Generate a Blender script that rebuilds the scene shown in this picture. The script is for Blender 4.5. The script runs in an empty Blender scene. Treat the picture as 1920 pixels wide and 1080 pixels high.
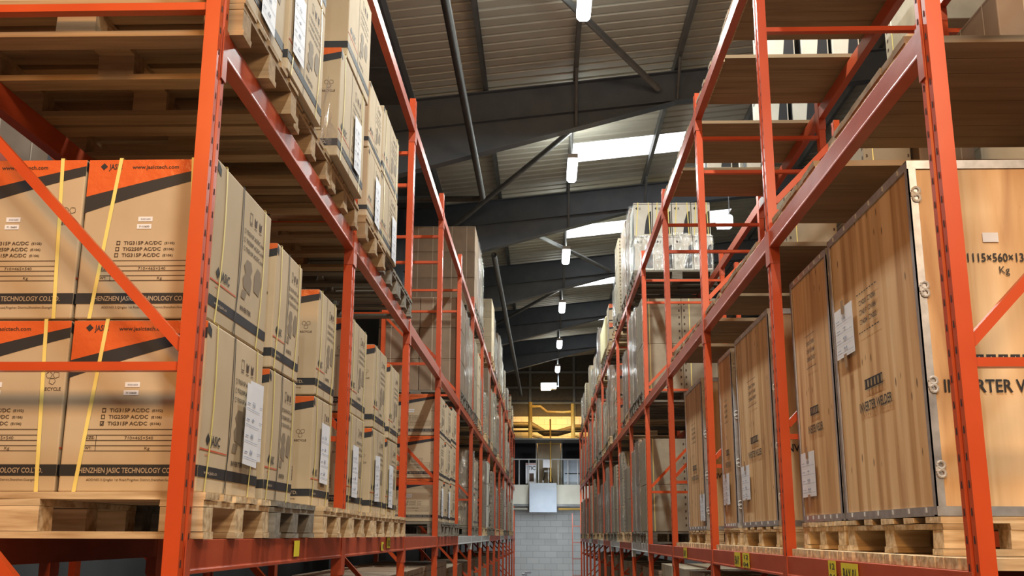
import bpy, math, random
from mathutils import Vector, Matrix

# ------------------------------------------------------------------ camera, world, lights, exposure
SC = bpy.context.scene
COL = SC.collection
E = 1.72                       # eye height: z values below are written relative to the eye, Z() lifts them
def Z(z): return z + E

PITCH, YAW, ROLL, FPX = 0.23425789, -0.03174202, 0.00394151, 1940.15
fw = Vector((math.sin(YAW) * math.cos(PITCH), math.cos(YAW) * math.cos(PITCH), math.sin(PITCH)))
rt0 = Vector((math.cos(YAW), -math.sin(YAW), 0))
up0 = rt0.cross(fw)
rt = math.cos(ROLL) * rt0 + math.sin(ROLL) * up0
up = -math.sin(ROLL) * rt0 + math.cos(ROLL) * up0
cam_data = bpy.data.cameras.new('camera')
cam_data.sensor_width = 36
cam_data.lens = FPX / 1920 * 36
cam_data.clip_start = 0.05
cam_data.clip_end = 200
cam = bpy.data.objects.new('camera', cam_data)
COL.objects.link(cam)
m = Matrix((rt, up, -fw)).transposed().to_4x4()
m.translation = Vector((0, 0, Z(0)))
cam.matrix_world = m
SC.camera = cam

SC.view_settings.view_transform = 'Standard'
SC.view_settings.look = 'None'
SC.view_settings.gamma = 1
SC.view_settings.use_curve_mapping = False
SC.view_settings.exposure = 0.0

W = bpy.data.worlds.new('world')
SC.world = W
W.use_nodes = True
W.node_tree.nodes['Background'].inputs[0].default_value = (1.0, 0.84, 0.66, 1)
W.node_tree.nodes['Background'].inputs[1].default_value = 0.13

def area(name, loc, target, sx, sy, power, col):
    l = bpy.data.lights.new(name, 'AREA')
    l.shape = 'RECTANGLE'; l.size = sx; l.size_y = sy; l.energy = power; l.color = col
    o = bpy.data.objects.new(name, l); COL.objects.link(o)
    o.location = loc
    d = Vector(target) - Vector(loc)
    o.rotation_euler = d.to_track_quat('-Z', 'Y').to_euler()
    return o
# warm high-bay lamps of the loading area behind the camera
area('warm_bay_light', (-1.7, -2.4, Z(3.6)), (-1.6, 4, Z(0.3)), 1.2, 1.0, 205, (1.0, 0.50, 0.15))
area('warm_bay_light', (2.1, -2.4, Z(3.6)), (2.0, 4, Z(0.3)), 1.2, 1.0, 230, (1.0, 0.72, 0.46))
# aisle battens (the ones in view also have a housing, built further down)
LAMPY = [-4.4, .6, 5.6, 10.55, 16.1, 21.2, 26.2, 31.25, 36.0]
LAMPZ = [5.9, 5.9, 5.9, 5.90, 5.86, 5.77, 5.76, 5.71, 5.69]
for y, z, pw in zip(LAMPY, LAMPZ, (1, 1, 1.15, 1, .8, .55, .45, .4, .4)):
    area('aisle_light', (0.47, y, Z(z) - 0.12), (0.47, y, 0), 0.13, 0.9, 235 * pw, (0.93, 0.99, 0.95))
    area('aisle_uplight', (0.47, y, Z(z) + 0.09), (0.47, y, 50), 0.10, 0.9, 30 * pw, (0.95, 0.99, 0.93))
# orange sodium light over the gantry at the end wall
area('gantry_light', (0.2, 38.9, Z(4.40)), (0.2, 39.9, Z(3.3)), 2.6, 0.2, 60, (1.0, 0.50, 0.10))
area('flue_light', (0.2, 37.2, Z(4.9)), (0.2, 38.4, Z(4.3)), 0.5, 0.2, 9, (1.0, 0.62, 0.2))
area('end_wall_light', (0.3, 36.5, Z(0.9)), (0.3, 40, Z(-0.4)), 1.5, 0.5, 45, (0.85, 0.93, 1.0))
area('next_aisle_light', (4.6, 10.0, Z(5.6)), (4.6, 10, 0), 0.2, 8.0, 200, (1.0, 0.96, 0.88))

# ------------------------------------------------------------------ materials
def nm(name, rough=0.6, metal=0.0, col=(0.5, 0.5, 0.5), spec=0.5):
    mt = bpy.data.materials.new(name); mt.use_nodes = True
    b = mt.node_tree.nodes['Principled BSDF']
    b.inputs['Base Color'].default_value = (*col, 1)
    b.inputs['Roughness'].default_value = rough
    b.inputs['Metallic'].default_value = metal
    b.inputs['Specular IOR Level'].default_value = spec
    return mt, mt.node_tree, b
def N(nt, t, **kw):
    n = nt.nodes.new(t)
    for k, v in kw.items():
        if k in n.inputs: n.inputs[k].default_value = v
        else: setattr(n, k, v)
    return n
def ramp(nt, stops):
    r = nt.nodes.new('ShaderNodeValToRGB'); e = r.color_ramp.elements
    while len(e) < len(stops): e.new(0.5)
    for i, (p, c) in enumerate(stops): e[i].position = p; e[i].color = (*c, 1)
    return r
def noisy(name, c0, c1, scale=(3, 3, 3), nscale=2.0, rough=0.6, metal=0.0, bump=0.0, detail=5, rand=0.0, lo=0.3, hi=0.7, spec=0.5):
    mt, nt, b = nm(name, rough, metal, c0, spec)
    tc = N(nt, 'ShaderNodeTexCoord'); mp = N(nt, 'ShaderNodeMapping'); mp.inputs['Scale'].default_value = scale
    nt.links.new(tc.outputs['Object'], mp.inputs[0])
    oi = N(nt, 'ShaderNodeObjectInfo')
    ml = N(nt, 'ShaderNodeMath', operation='MULTIPLY'); ml.inputs[1].default_value = 37.0
    nt.links.new(oi.outputs['Random'], ml.inputs[0])
    ad = N(nt, 'ShaderNodeVectorMath', operation='ADD')
    nt.links.new(mp.outputs[0], ad.inputs[0]); nt.links.new(ml.outputs[0], ad.inputs[1])
    no = N(nt, 'ShaderNodeTexNoise'); no.inputs['Scale'].default_value = nscale; no.inputs['Detail'].default_value = detail
    nt.links.new(ad.outputs[0], no.inputs['Vector'])
    r = ramp(nt, [(lo, c0), (hi, c1)])
    nt.links.new(no.outputs['Fac'], r.inputs[0])
    out = r.outputs[0]
    if rand:
        hs = N(nt, 'ShaderNodeHueSaturation')
        mr = N(nt, 'ShaderNodeMapRange'); mr.inputs[3].default_value = 1 - rand; mr.inputs[4].default_value = 1 + rand
        nt.links.new(oi.outputs['Random'], mr.inputs[0]); nt.links.new(mr.outputs[0], hs.inputs['Value'])
        nt.links.new(out, hs.inputs['Color']); out = hs.outputs[0]
    nt.links.new(out, b.inputs['Base Color'])
    if bump:
        bp = N(nt, 'ShaderNodeBump'); bp.inputs['Strength'].default_value = bump; bp.inputs['Distance'].default_value = 0.01
        nt.links.new(no.outputs['Fac'], bp.inputs['Height']); nt.links.new(bp.outputs[0], b.inputs['Normal'])
    return mt
M = {}
M['orange'] = noisy('orange_paint', (0.53, 0.062, 0.011), (0.59, 0.076, 0.015), nscale=1.5, rough=0.33, bump=0.03)
M['beam'] = noisy('beam_paint_shaded', (0.40, 0.055, 0.018), (0.48, 0.08, 0.03), scale=(1, 2, 6), nscale=2.0, rough=0.40, bump=0.12)  # rack orange with its dimmer, cooler light painted in; also the ladder's own red
M['slot'] = nm('slot_dark', 0.9, 0, (0.03, 0.008, 0.004))[0]
M['card'] = noisy('kraft_card', (0.485, 0.375, 0.24), (0.55, 0.435, 0.29), scale=(2, 2, 2), nscale=2.5, rough=0.72, rand=0.07, bump=0.05)
M['cardc'] = noisy('olive_card', (0.27, 0.22, 0.15), (0.34, 0.28, 0.195), nscale=2.5, rough=0.75, rand=0.12)
M['card2'] = noisy('pale_card', (0.55, 0.44, 0.29), (0.62, 0.50, 0.34), nscale=2.5, rough=0.75, rand=0.08)
M['cardb'] = noisy('brown_card_shaded', (0.20, 0.135, 0.085), (0.25, 0.17, 0.11), nscale=2.0, rough=0.75, rand=0.1)  # brown card, colour darkened to stand in for unlit stack fronts
M['white'] = noisy('white_card', (0.60, 0.57, 0.49), (0.68, 0.65, 0.57), nscale=2.0, rough=0.7)
M['wood'] = noisy('pine', (0.38, 0.235, 0.11), (0.70, 0.52, 0.31), scale=(3.0, 34, 34), nscale=1.1, rough=0.85, bump=0.25, rand=0.13, lo=0.30, hi=0.62, detail=8)
M['woodb'] = noisy('aged_pine_shaded', (0.27, 0.17, 0.085), (0.46, 0.31, 0.165), scale=(2.0, 30, 30), nscale=1.2, rough=0.85, bump=0.25, rand=0.14, lo=0.25, hi=0.75)  # old brown boards, darkened further to paint in the shade of pallet undersides
M['woodg'] = noisy('weathered_pine', (0.13, 0.11, 0.085), (0.27, 0.24, 0.19), scale=(2.0, 30, 30), nscale=1.2, rough=0.9, bump=0.3, rand=0.12)
M['deck'] = noisy('deck_pine', (0.24, 0.155, 0.08), (0.35, 0.23, 0.125), scale=(1.5, 14, 14), nscale=1.2, rough=0.8, bump=0.1, rand=0.08)
M['galv'] = noisy('galvanised', (0.42, 0.43, 0.45), (0.58, 0.59, 0.62), nscale=8, rough=0.38, metal=0.75)
M['pale'] = noisy('pale_steel', (0.50, 0.50, 0.50), (0.62, 0.62, 0.61), nscale=3, rough=0.5)
M['steel'] = noisy('grey_steel', (0.085, 0.105, 0.13), (0.11, 0.13, 0.155), nscale=1.5, rough=0.5)
M['steelb'] = noisy('purlin_steel', (0.12, 0.125, 0.125), (0.17, 0.175, 0.17), nscale=1.5, rough=0.45, metal=0.2)
M['pipe'] = noisy('dark_pipe', (0.028, 0.026, 0.022), (0.05, 0.046, 0.04), nscale=4, rough=0.6)
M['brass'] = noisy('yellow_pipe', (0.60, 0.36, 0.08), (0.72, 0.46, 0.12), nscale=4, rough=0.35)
M['roof'] = noisy('roof_sheet', (0.48, 0.46, 0.385), (0.56, 0.54, 0.46), scale=(0.6, 2, 1), nscale=1.2, rough=0.6)
M['clad'] = noisy('wall_cladding', (0.05, 0.053, 0.056), (0.07, 0.073, 0.076), nscale=0.6, rough=0.7)
M['floor'] = noisy('concrete', (0.13, 0.125, 0.115), (0.20, 0.19, 0.175), nscale=0.8, rough=0.55)
M['cream'] = noisy('cream_paint', (0.52, 0.50, 0.42), (0.60, 0.58, 0.50), nscale=1, rough=0.6)
M['bluegrey'] = noisy('blue_grey_panel', (0.34, 0.39, 0.46), (0.40, 0.45, 0.52), nscale=1, rough=0.5)
M['dark'] = nm('dark_void_paint', 0.85, 0, (0.012, 0.012, 0.016))[0]
M['black'] = nm('black_ink', 0.6, 0, (0.018, 0.018, 0.022))[0]
M['ink'] = nm('brown_ink', 0.7, 0, (0.06, 0.032, 0.018))[0]
M['greyink'] = nm('grey_ink', 0.7, 0, (0.235, 0.18, 0.12))[0]
M['bandtext'] = nm('kraft_reversed_text', 0.7, 0, (0.42, 0.33, 0.24))[0]
M['paper'] = noisy('paper', (0.74, 0.76, 0.82), (0.82, 0.84, 0.90), nscale=3, rough=0.6)
M['pen'] = nm('pen_grey', 0.7, 0, (0.25, 0.27, 0.36))[0]
M['red'] = nm('red_line', 0.6, 0, (0.62, 0.10, 0.04))[0]
M['yellow'] = nm('yellow_label', 0.5, 0, (0.78, 0.66, 0.04))[0]
M['strap'] = nm('yellow_strap', 0.4, 0, (0.84, 0.70, 0.22))[0]
M['cord'] = nm('black_cord', 0.6, 0, (0.05, 0.045, 0.04))[0]
M['tape'] = nm('brown_tape', 0.35, 0, (0.33, 0.22, 0.13))[0]
M['bluep'] = nm('blue_plastic', 0.4, 0, (0.05, 0.14, 0.32))[0]
M['blackp'] = nm('black_plastic', 0.35, 0, (0.012, 0.012, 0.014))[0]
M['yellowp'] = noisy('yellow_foam', (0.62, 0.55, 0.30), (0.70, 0.63, 0.38), nscale=2, rough=0.6)
# glossy crinkled orange print under film
def orange_print():
    mt, nt, b = nm('orange_print', 0.25, 0, (0.68, 0.13, 0.03))
    no = N(nt, 'ShaderNodeTexNoise'); no.inputs['Scale'].default_value = 22; no.inputs['Detail'].default_value = 3
    tc = N(nt, 'ShaderNodeTexCoord'); nt.links.new(tc.outputs['Object'], no.inputs['Vector'])
    bp = N(nt, 'ShaderNodeBump'); bp.inputs['Strength'].default_value = 0.35; bp.inputs['Distance'].default_value = 0.01
    nt.links.new(no.outputs['Fac'], bp.inputs['Height']); nt.links.new(bp.outputs[0], b.inputs['Normal'])
    return mt
M['oprint'] = orange_print()
def plywood():
    mt, nt, b = nm('plywood', 0.55, 0)
    tc = N(nt, 'ShaderNodeTexCoord')
    mp = N(nt, 'ShaderNodeMapping'); mp.inputs['Scale'].default_value = (9, 9, 0.9)
    nt.links.new(tc.outputs['Object'], mp.inputs[0])
    oi = N(nt, 'ShaderNodeObjectInfo'); ml = N(nt, 'ShaderNodeMath', operation='MULTIPLY'); ml.inputs[1].default_value = 9
    nt.links.new(oi.outputs['Random'], ml.inputs[0])
    ad = N(nt, 'ShaderNodeVectorMath', operation='ADD'); nt.links.new(mp.outputs[0], ad.inputs[0]); nt.links.new(ml.outputs[0], ad.inputs[1])
    n1 = N(nt, 'ShaderNodeTexNoise'); n1.inputs['Scale'].default_value = 0.9; n1.inputs['Detail'].default_value = 6; n1.inputs['Distortion'].default_value = 0.6
    nt.links.new(ad.outputs[0], n1.inputs['Vector'])
    r = ramp(nt, [(0.3, (0.46, 0.25, 0.115)), (0.5, (0.72, 0.475, 0.25)), (0.72, (0.82, 0.59, 0.35))])
    nt.links.new(n1.outputs['Fac'], r.inputs[0])
    # small dark knots
    mk = N(nt, 'ShaderNodeMapping'); mk.inputs['Scale'].default_value = (13, 13, 5.0)
    nt.links.new(tc.outputs['Object'], mk.inputs[0])
    vo = N(nt, 'ShaderNodeTexVoronoi'); vo.inputs['Scale'].default_value = 1.0; vo.inputs['Randomness'].default_value = 0.75
    nt.links.new(mk.outputs[0], vo.inputs['Vector'])
    kr = ramp(nt, [(0.06, (.85, .85, .85)), (0.11, (0, 0, 0))])
    nt.links.new(vo.outputs['Distance'], kr.inputs[0])
    mx = N(nt, 'ShaderNodeMix', data_type='RGBA'); mx.inputs[7].default_value = (0.10, 0.05, 0.025, 1)
    nt.links.new(kr.outputs[0], mx.inputs[0]); nt.links.new(r.outputs[0], mx.inputs[6])
    # broad veneer stripes
    ms = N(nt, 'ShaderNodeMapping'); ms.inputs['Scale'].default_value = (4.2, 4.2, 0.12)
    nt.links.new(ad.outputs[0], ms.inputs[0])
    n2 = N(nt, 'ShaderNodeTexNoise'); n2.inputs['Scale'].default_value = 0.14; n2.inputs['Detail'].default_value = 2
    nt.links.new(ms.outputs[0], n2.inputs['Vector'])
    r2 = ramp(nt, [(0.42, (0.74, 0.64, 0.52)), (0.46, (1.0, 0.98, 0.95)), (0.54, (1, 1, 1)), (0.57, (0.86, 0.78, 0.68))]); nt.links.new(n2.outputs['Fac'], r2.inputs[0])
    m2 = N(nt, 'ShaderNodeMix', data_type='RGBA', blend_type='MULTIPLY'); m2.inputs[0].default_value = 1.0
    nt.links.new(mx.outputs[2], m2.inputs[6]); nt.links.new(r2.outputs[0], m2.inputs[7])
    nt.links.new(m2.outputs[2], b.inputs['Base Color'])
    return mt
M['ply'] = plywood()
def film():
    mt = bpy.data.materials.new('clear_film'); mt.use_nodes = True; nt = mt.node_tree
    for n in list(nt.nodes): nt.nodes.remove(n)
    o = N(nt, 'ShaderNodeOutputMaterial'); tr = N(nt, 'ShaderNodeBsdfTransparent'); gl = N(nt, 'ShaderNodeBsdfGlossy'); di = N(nt, 'ShaderNodeBsdfDiffuse')
    gl.inputs['Roughness'].default_value = 0.12; gl.inputs['Color'].default_value = (0.9, 0.9, 0.9, 1); di.inputs['Color'].default_value = (0.7, 0.7, 0.68, 1)
    m1 = N(nt, 'ShaderNodeMixShader'); m2 = N(nt, 'ShaderNodeMixShader')
    tc = N(nt, 'ShaderNodeTexCoord'); mp = N(nt, 'ShaderNodeMapping'); mp.inputs['Scale'].default_value = (9, 9, 2.5)
    nt.links.new(tc.outputs['Object'], mp.inputs[0])
    no = N(nt, 'ShaderNodeTexNoise'); no.inputs['Scale'].default_value = 1.6; no.inputs['Detail'].default_value = 4; no.inputs['Distortion'].default_value = 1.2
    nt.links.new(mp.outputs[0], no.inputs['Vector'])
    bp = N(nt, 'ShaderNodeBump'); bp.inputs['Strength'].default_value = 0.9; bp.inputs['Distance'].default_value = 0.03
    nt.links.new(no.outputs['Fac'], bp.inputs['Height']); nt.links.new(bp.outputs[0], gl.inputs['Normal'])
    rr = ramp(nt, [(0.45, (0.12,) * 3), (0.68, (0.55,) * 3)]); nt.links.new(no.outputs['Fac'], rr.inputs[0])
    m1.inputs[0].default_value = 0.35
    nt.links.new(gl.outputs[0], m1.inputs[1]); nt.links.new(di.outputs[0], m1.inputs[2])
    nt.links.new(rr.outputs[0], m2.inputs[0]); nt.links.new(tr.outputs[0], m2.inputs[1]); nt.links.new(m1.outputs[0], m2.inputs[2])
    nt.links.new(m2.outputs[0], o.inputs[0])
    return mt
M['film'] = film()
def blocks():
    mt, nt, b = nm('painted_blocks', 0.8)
    tc = N(nt, 'ShaderNodeTexCoord'); mp = N(nt, 'ShaderNodeMapping'); mp.inputs['Rotation'].default_value = (math.pi / 2, 0, 0)
    nt.links.new(tc.outputs['Object'], mp.inputs[0])
    br = N(nt, 'ShaderNodeTexBrick'); br.inputs['Scale'].default_value = 1.0
    br.inputs['Brick Width'].default_value = 0.45; br.inputs['Row Height'].default_value = 0.225; br.inputs['Mortar Size'].default_value = 0.008
    br.inputs['Color1'].default_value = (0.66, 0.67, 0.66, 1); br.inputs['Color2'].default_value = (0.74, 0.75, 0.74, 1); br.inputs['Mortar'].default_value = (0.46, 0.47, 0.47, 1)
    nt.links.new(mp.outputs[0], br.inputs['Vector']); nt.links.new(br.outputs['Color'], b.inputs['Base Color'])
    return mt
M['block'] = blocks()
def emit(name, col, s):
    mt = bpy.data.materials.new(name); mt.use_nodes = True; nt = mt.node_tree
    for n in list(nt.nodes): nt.nodes.remove(n)
    o = N(nt, 'ShaderNodeOutputMaterial'); e = N(nt, 'ShaderNodeEmission'); e.inputs[0].default_value = (*col, 1); e.inputs[1].default_value = s
    nt.links.new(e.outputs[0], o.inputs[0]); return mt
M['lamp'] = emit('lamp_diffuser', (0.90, 0.95, 1.0), 9)
M['warmlamp'] = emit('warm_lamp', (1.0, 0.80, 0.45), 6)
M['sky'] = emit('rooflight_daylight', (0.97, 0.98, 1.0), 2.6)

# ------------------------------------------------------------------ mesh builder
RND = random.Random(7)
class MB:
    def __init__(s): s.v = []; s.f = []; s.m = []; s.mats = []
    def mi(s, k):
        if k not in s.mats: s.mats.append(k)
        return s.mats.index(k)
    def poly(s, pts, k):
        b = len(s.v); s.v += [tuple(p) for p in pts]; s.f.append(tuple(range(b, b + len(pts)))); s.m.append(s.mi(k))
    def box(s, x0, x1, y0, y1, z0, z1, k, j=0.0):
        if x0 > x1: x0, x1 = x1, x0
        if y0 > y1: y0, y1 = y1, y0
        b = len(s.v); i = s.mi(k)
        for z in (z0, z1):
            for x, y in ((x0, y0), (x1, y0), (x1, y1), (x0, y1)):
                s.v.append((x + RND.uniform(-j, j), y + RND.uniform(-j, j), z + RND.uniform(-j, j)))
        for q in ((0, 3, 2, 1), (4, 5, 6, 7), (0, 1, 5, 4), (1, 2, 6, 5), (2, 3, 7, 6), (3, 0, 4, 7)):
            s.f.append(tuple(b + a for a in q)); s.m.append(i)
    def prism(s, prof, a0, a1, k, plane='XY'):
        """closed profile swept from a0 to a1 along the axis that is not in the plane"""
        n = len(prof); b = len(s.v); i = s.mi(k)
        def P(p, a):
            return (p[0], p[1], a) if plane == 'XY' else ((p[0], a, p[1]) if plane == 'XZ' else (a, p[0], p[1]))
        for a in (a0, a1): s.v += [P(p, a) for p in prof]
        for q in range(n):
            r = (q + 1) % n; s.f.append((b + q, b + r, b + n + r, b + n + q)); s.m.append(i)
        s.f.append(tuple(b + q for q in range(n))[::-1]); s.m.append(i)
        s.f.append(tuple(b + n + q for q in range(n))); s.m.append(i)
    def bar(s, p0, p1, w, h, k, ref=(0, 0, 1)):
        p0 = Vector(p0); p1 = Vector(p1); d = (p1 - p0).normalized(); a = d.cross(Vector(ref))
        if a.length < 1e-3: a = d.cross(Vector((1, 0, 0)))
        a.normalize(); c = a.cross(d); b = len(s.v); i = s.mi(k)
        for p in (p0, p1):
            for u, v in ((-1, -1), (1, -1), (1, 1), (-1, 1)): s.v.append(tuple(p + a * u * w / 2 + c * v * h / 2))
        for q in ((0, 3, 2, 1), (4, 5, 6, 7), (0, 1, 5, 4), (1, 2, 6, 5), (2, 3, 7, 6), (3, 0, 4, 7)):
            s.f.append(tuple(b + t for t in q)); s.m.append(i)
    def tube(s, pts, r, k, n=10):
        i = s.mi(k); b = len(s.v); pts = [Vector(p) for p in pts]
        for q, p in enumerate(pts):
            d = ((pts[min(q + 1, len(pts) - 1)] - p).normalized() + (p - pts[max(q - 1, 0)]).normalized()).normalized()
            a = d.cross(Vector((0, 0, 1)))
            if a.length < 1e-3: a = Vector((1, 0, 0))
            a.normalize(); c = a.cross(d)
            for t in range(n):
                an = 2 * math.pi * t / n; s.v.append(tuple(p + a * r * math.cos(an) + c * r * math.sin(an)))
        for q in range(len(pts) - 1):
            for t in range(n):
                u = (t + 1) % n; s.f.append((b + q * n + t, b + q * n + u, b + (q + 1) * n + u, b + (q + 1) * n + t)); s.m.append(i)
        s.f.append(tuple(b + t for t in range(n))); s.m.append(i)
        s.f.append(tuple(b + (len(pts) - 1) * n + t for t in range(n))[::-1]); s.m.append(i)
    def mesh(s, name, smooth=False):
        me = bpy.data.meshes.new(name); me.from_pydata(s.v, [], s.f)
        for k in s.mats: me.materials.append(M[k])
        me.polygons.foreach_set('material_index', s.m)
        if smooth: me.polygons.foreach_set('use_smooth', [True] * len(me.polygons))
        me.update(); return me
    def build(s, name, parent=None, loc=None, bevel=0.0, smooth=False):
        return link(name, s.mesh(name, smooth), parent, loc, bevel)
def link(name, data, parent=None, loc=None, bevel=0.0, rz=0.0):
    o = bpy.data.objects.new(name, data); COL.objects.link(o)
    if parent: o.parent = parent
    if loc is not None: o.location = loc
    if rz: o.rotation_euler.z = rz
    if bevel:
        b = o.modifiers.new('bevel', 'BEVEL'); b.width = bevel; b.segments = 2; b.limit_method = 'ANGLE'
    return o
def tag(o, label=None, cat=None, group=None, kind=None):
    if label: o['label'] = label
    if cat: o['category'] = cat
    if group: o['group'] = group
    if kind: o['kind'] = kind
    return o
def empty(name, loc, label, cat, group=None, rz=0):
    o = bpy.data.objects.new(name, None); COL.objects.link(o); o.location = loc; o.rotation_euler.z = rz
    return tag(o, label, cat, group)
def dup(root, loc, label, group=None):
    r = root.copy(); COL.objects.link(r); r.location = loc; r['label'] = label
    if group: r['group'] = group
    elif 'group' in r: del r['group']
    for ch in root.children:
        c = ch.copy(); COL.objects.link(c); c.parent = r
        for g in ch.children:
            d = g.copy(); COL.objects.link(d); d.parent = c
    return r

# flat print (ink on a surface): u to the viewer's right, v up, n out of the surface
TXT = {}
def text_geo(st, bold=True):
    if (st, bold) in TXT: return TXT[(st, bold)]
    c = bpy.data.curves.new('t', 'FONT'); c.body = st; c.size = 1; c.resolution_u = 2; c.offset = 0.018 if bold else 0.0
    o = bpy.data.objects.new('t', c); COL.objects.link(o)
    dg = bpy.context.evaluated_depsgraph_get(); dg.update()
    me = bpy.data.meshes.new_from_object(o.evaluated_get(dg))
    vs = [(v.co.x, v.co.y) for v in me.vertices]; fs = [tuple(p.vertices) for p in me.polygons]
    wd = max((v[0] for v in vs), default=1)
    bpy.data.objects.remove(o); bpy.data.curves.remove(c); bpy.data.meshes.remove(me)
    TXT[(st, bold)] = (vs, fs, wd); return TXT[(st, bold)]
class Print:
    def __init__(s, mb, o, u, v, su=1, sv=1):
        s.mb = mb; s.o = Vector(o); s.u = Vector(u); s.v = Vector(v); s.n = s.u.cross(s.v); s.su = su; s.sv = sv
    def P(s, a, b, l): return tuple(s.o + s.u * a * s.su + s.v * b * s.sv + s.n * (0.0008 + l * 0.0006))
    def poly(s, pts, k, l=0): s.mb.poly([s.P(a, b, l) for a, b in pts], k)
    def rect(s, a0, b0, a1, b1, k, l=0): s.poly([(a0, b0), (a1, b0), (a1, b1), (a0, b1)], k, l)
    def frame(s, a0, b0, a1, b1, t, k, l=1):
        ta = t / s.su; tb = t / s.sv
        s.rect(a0, b0, a1, b0 + tb, k, l); s.rect(a0, b1 - tb, a1, b1, k, l); s.rect(a0, b0, a0 + ta, b1, k, l); s.rect(a1 - ta, b0, a1, b1, k, l)
    def text(s, st, a0, b0, a1, h, k, l=1, bold=True):
        vs, fs, wd = text_geo(st, bold); i = s.mb.mi(k); b = len(s.mb.v); w = (a1 - a0) / wd; hh = h / 0.73
        s.mb.v += [s.P(a0 + x * w, b0 + y * hh, l) for x, y in vs]
        for f in fs: s.mb.f.append(tuple(b + q for q in f)); s.mb.m.append(i)
def face(mb, W_, L_, H_, side):
    if side == 'front': return Print(mb, (-W_ / 2, -L_ / 2, 0), (1, 0, 0), (0, 0, 1), W_, H_)
    if side == '+x': return Print(mb, (W_ / 2, -L_ / 2, 0), (0, 1, 0), (0, 0, 1), L_, H_)
    if side == '-x': return Print(mb, (-W_ / 2, L_ / 2, 0), (0, -1, 0), (0, 0, 1), L_, H_)
def logo(p, u, v, s, k='black', w=None):
    """diamond mark and the word"""
    sh = s; sw = s * p.sv / p.su
    p.poly([(u, v + sh * .5), (u + sw * .5, v), (u + sw, v + sh * .5), (u + sw * .5, v + sh)], k, 2)
    p.text('JASIC', u + sw * 1.25, v + sh * .1, u + (w or sw * 4.4), sh * .8, k, 2)
def recycle(p, u, v, s):
    sw = s * p.sv / p.su
    for a in range(3):
        t = a * 2.094 + .52; c = (u + sw * .55 * math.cos(t), v + s * .55 * math.sin(t))
        q = [(c[0] + sw * .42 * math.cos(t + b), c[1] + s * .42 * math.sin(t + b)) for b in (0.3, 1.6, 2.6, 3.9, 5.2)]
        for i in range(5):
            x0, y0 = q[i]; x1, y1 = q[(i + 1) % 5]; dx, dy = (y1 - y0) * .12, -(x1 - x0) * .12
            p.poly([(x0, y0), (x1, y1), (x1 + dx, y1 + dy), (x0 + dx, y0 + dy)][::-1], 'ink', 1)
    p.text('RECYCLE', u - sw * 1.25, v - s * 1.75, u + sw * 1.25, s * .42, 'ink', 1)
def print_front(p, ticked=False):
    n = 8
    top = lambda t: .76 + .215 * t - .03 * t * t * 0.6; bot = lambda t: .655 + .28 * t - .04 * t * t
    for i in range(n):
        a, b = i / n, (i + 1) / n
        p.poly([(a, top(a)), (b, top(b)), (b, .996), (a, .996)], 'oprint'); p.poly([(a, bot(a)), (b, bot(b)), (b, top(b)), (a, top(a))], 'black')
    logo(p, .09, .930, .045, w=.17); p.text('www.jasictech.com', .34, .937, .70, .024, 'ink', 2)
    p.rect(.42, .60, .53, .63, 'paper', 1); p.rect(.415, .553, .525, .583, 'paper', 1)
    p.text('SN2016054', .44, .609, .515, .011, 'pen', 2); p.text('7115650', .43, .562, .51, .011, 'black', 2)
    for i, (t, c) in enumerate((('TIG315P AC/DC', '(E102)'), ('TIG250P AC/DC', '(E106)'), ('TIG315P AC/DC', '(E106)'))):
        v = .455 - .038 * i; u = .325 - .004 * i
        p.frame(u - .055, v - .002, u - .027, v + .023, .0025, 'ink'); p.text(t, u, v, u + .29, .022, 'ink'); p.text(c, u + .31, v + .002, u + .39, .014, 'ink')
        if ticked and i == 2: p.poly([(u - .05, v + .01), (u - .042, v), (u - .02, v + .028), (u - .042, v + .008)], 'black', 2)
    for v in (.232, .262, .292, .322, .355): p.rect(.15, v - .002, .85, v + .002, 'ink', 1)
    for u in (.15, .245, .848): p.rect(u - .002, .232, u + .002, .355 if u != .245 else .322, 'ink', 1)
    p.text('SIZE:', .165, .300, .232, .016, 'ink'); p.text('WT:', .17, .240, .215, .016, 'ink'); p.text('710×465×540', .45, .298, .66, .018, 'ink', 1, False); p.text('Kg', .60, .239, .64, .018, 'ink', 1, False)
    p.rect(0, .09, 1, .155, 'black', 1); p.text('SHENZHEN JASIC TECHNOLOGY CO.LTD.', .12, .108, .90, .030, 'bandtext', 2)
    p.text('ADD:NO.3,Qinglan 1st Road,Pingshan District,Shenzhen,Guangdong', .20, .062, .88, .014, 'ink', 1, False)
    recycle(p, .90, .66, .045)
def welder(p, u, v, su, sv):
    K = 'greyink'
    P = lambda a, b: (u + a * su, v + b * sv)
    p.poly([P(.1, .2), P(.45, .1), P(.5, .5), P(.42, .62), P(.5, .8), P(.42, 1), P(.2, 1), P(.08, .8), P(.16, .6), P(.05, .45)], K, 1)
    p.poly([P(.62, .3), P(.9, .25), P(1, .6), P(.95, .95), P(.75, 1), P(.62, .75)], K, 1)
    p.poly([P(0, -.1), P(.2, -.12), P(.3, .15), P(.05, .12)], K, 1)
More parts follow.
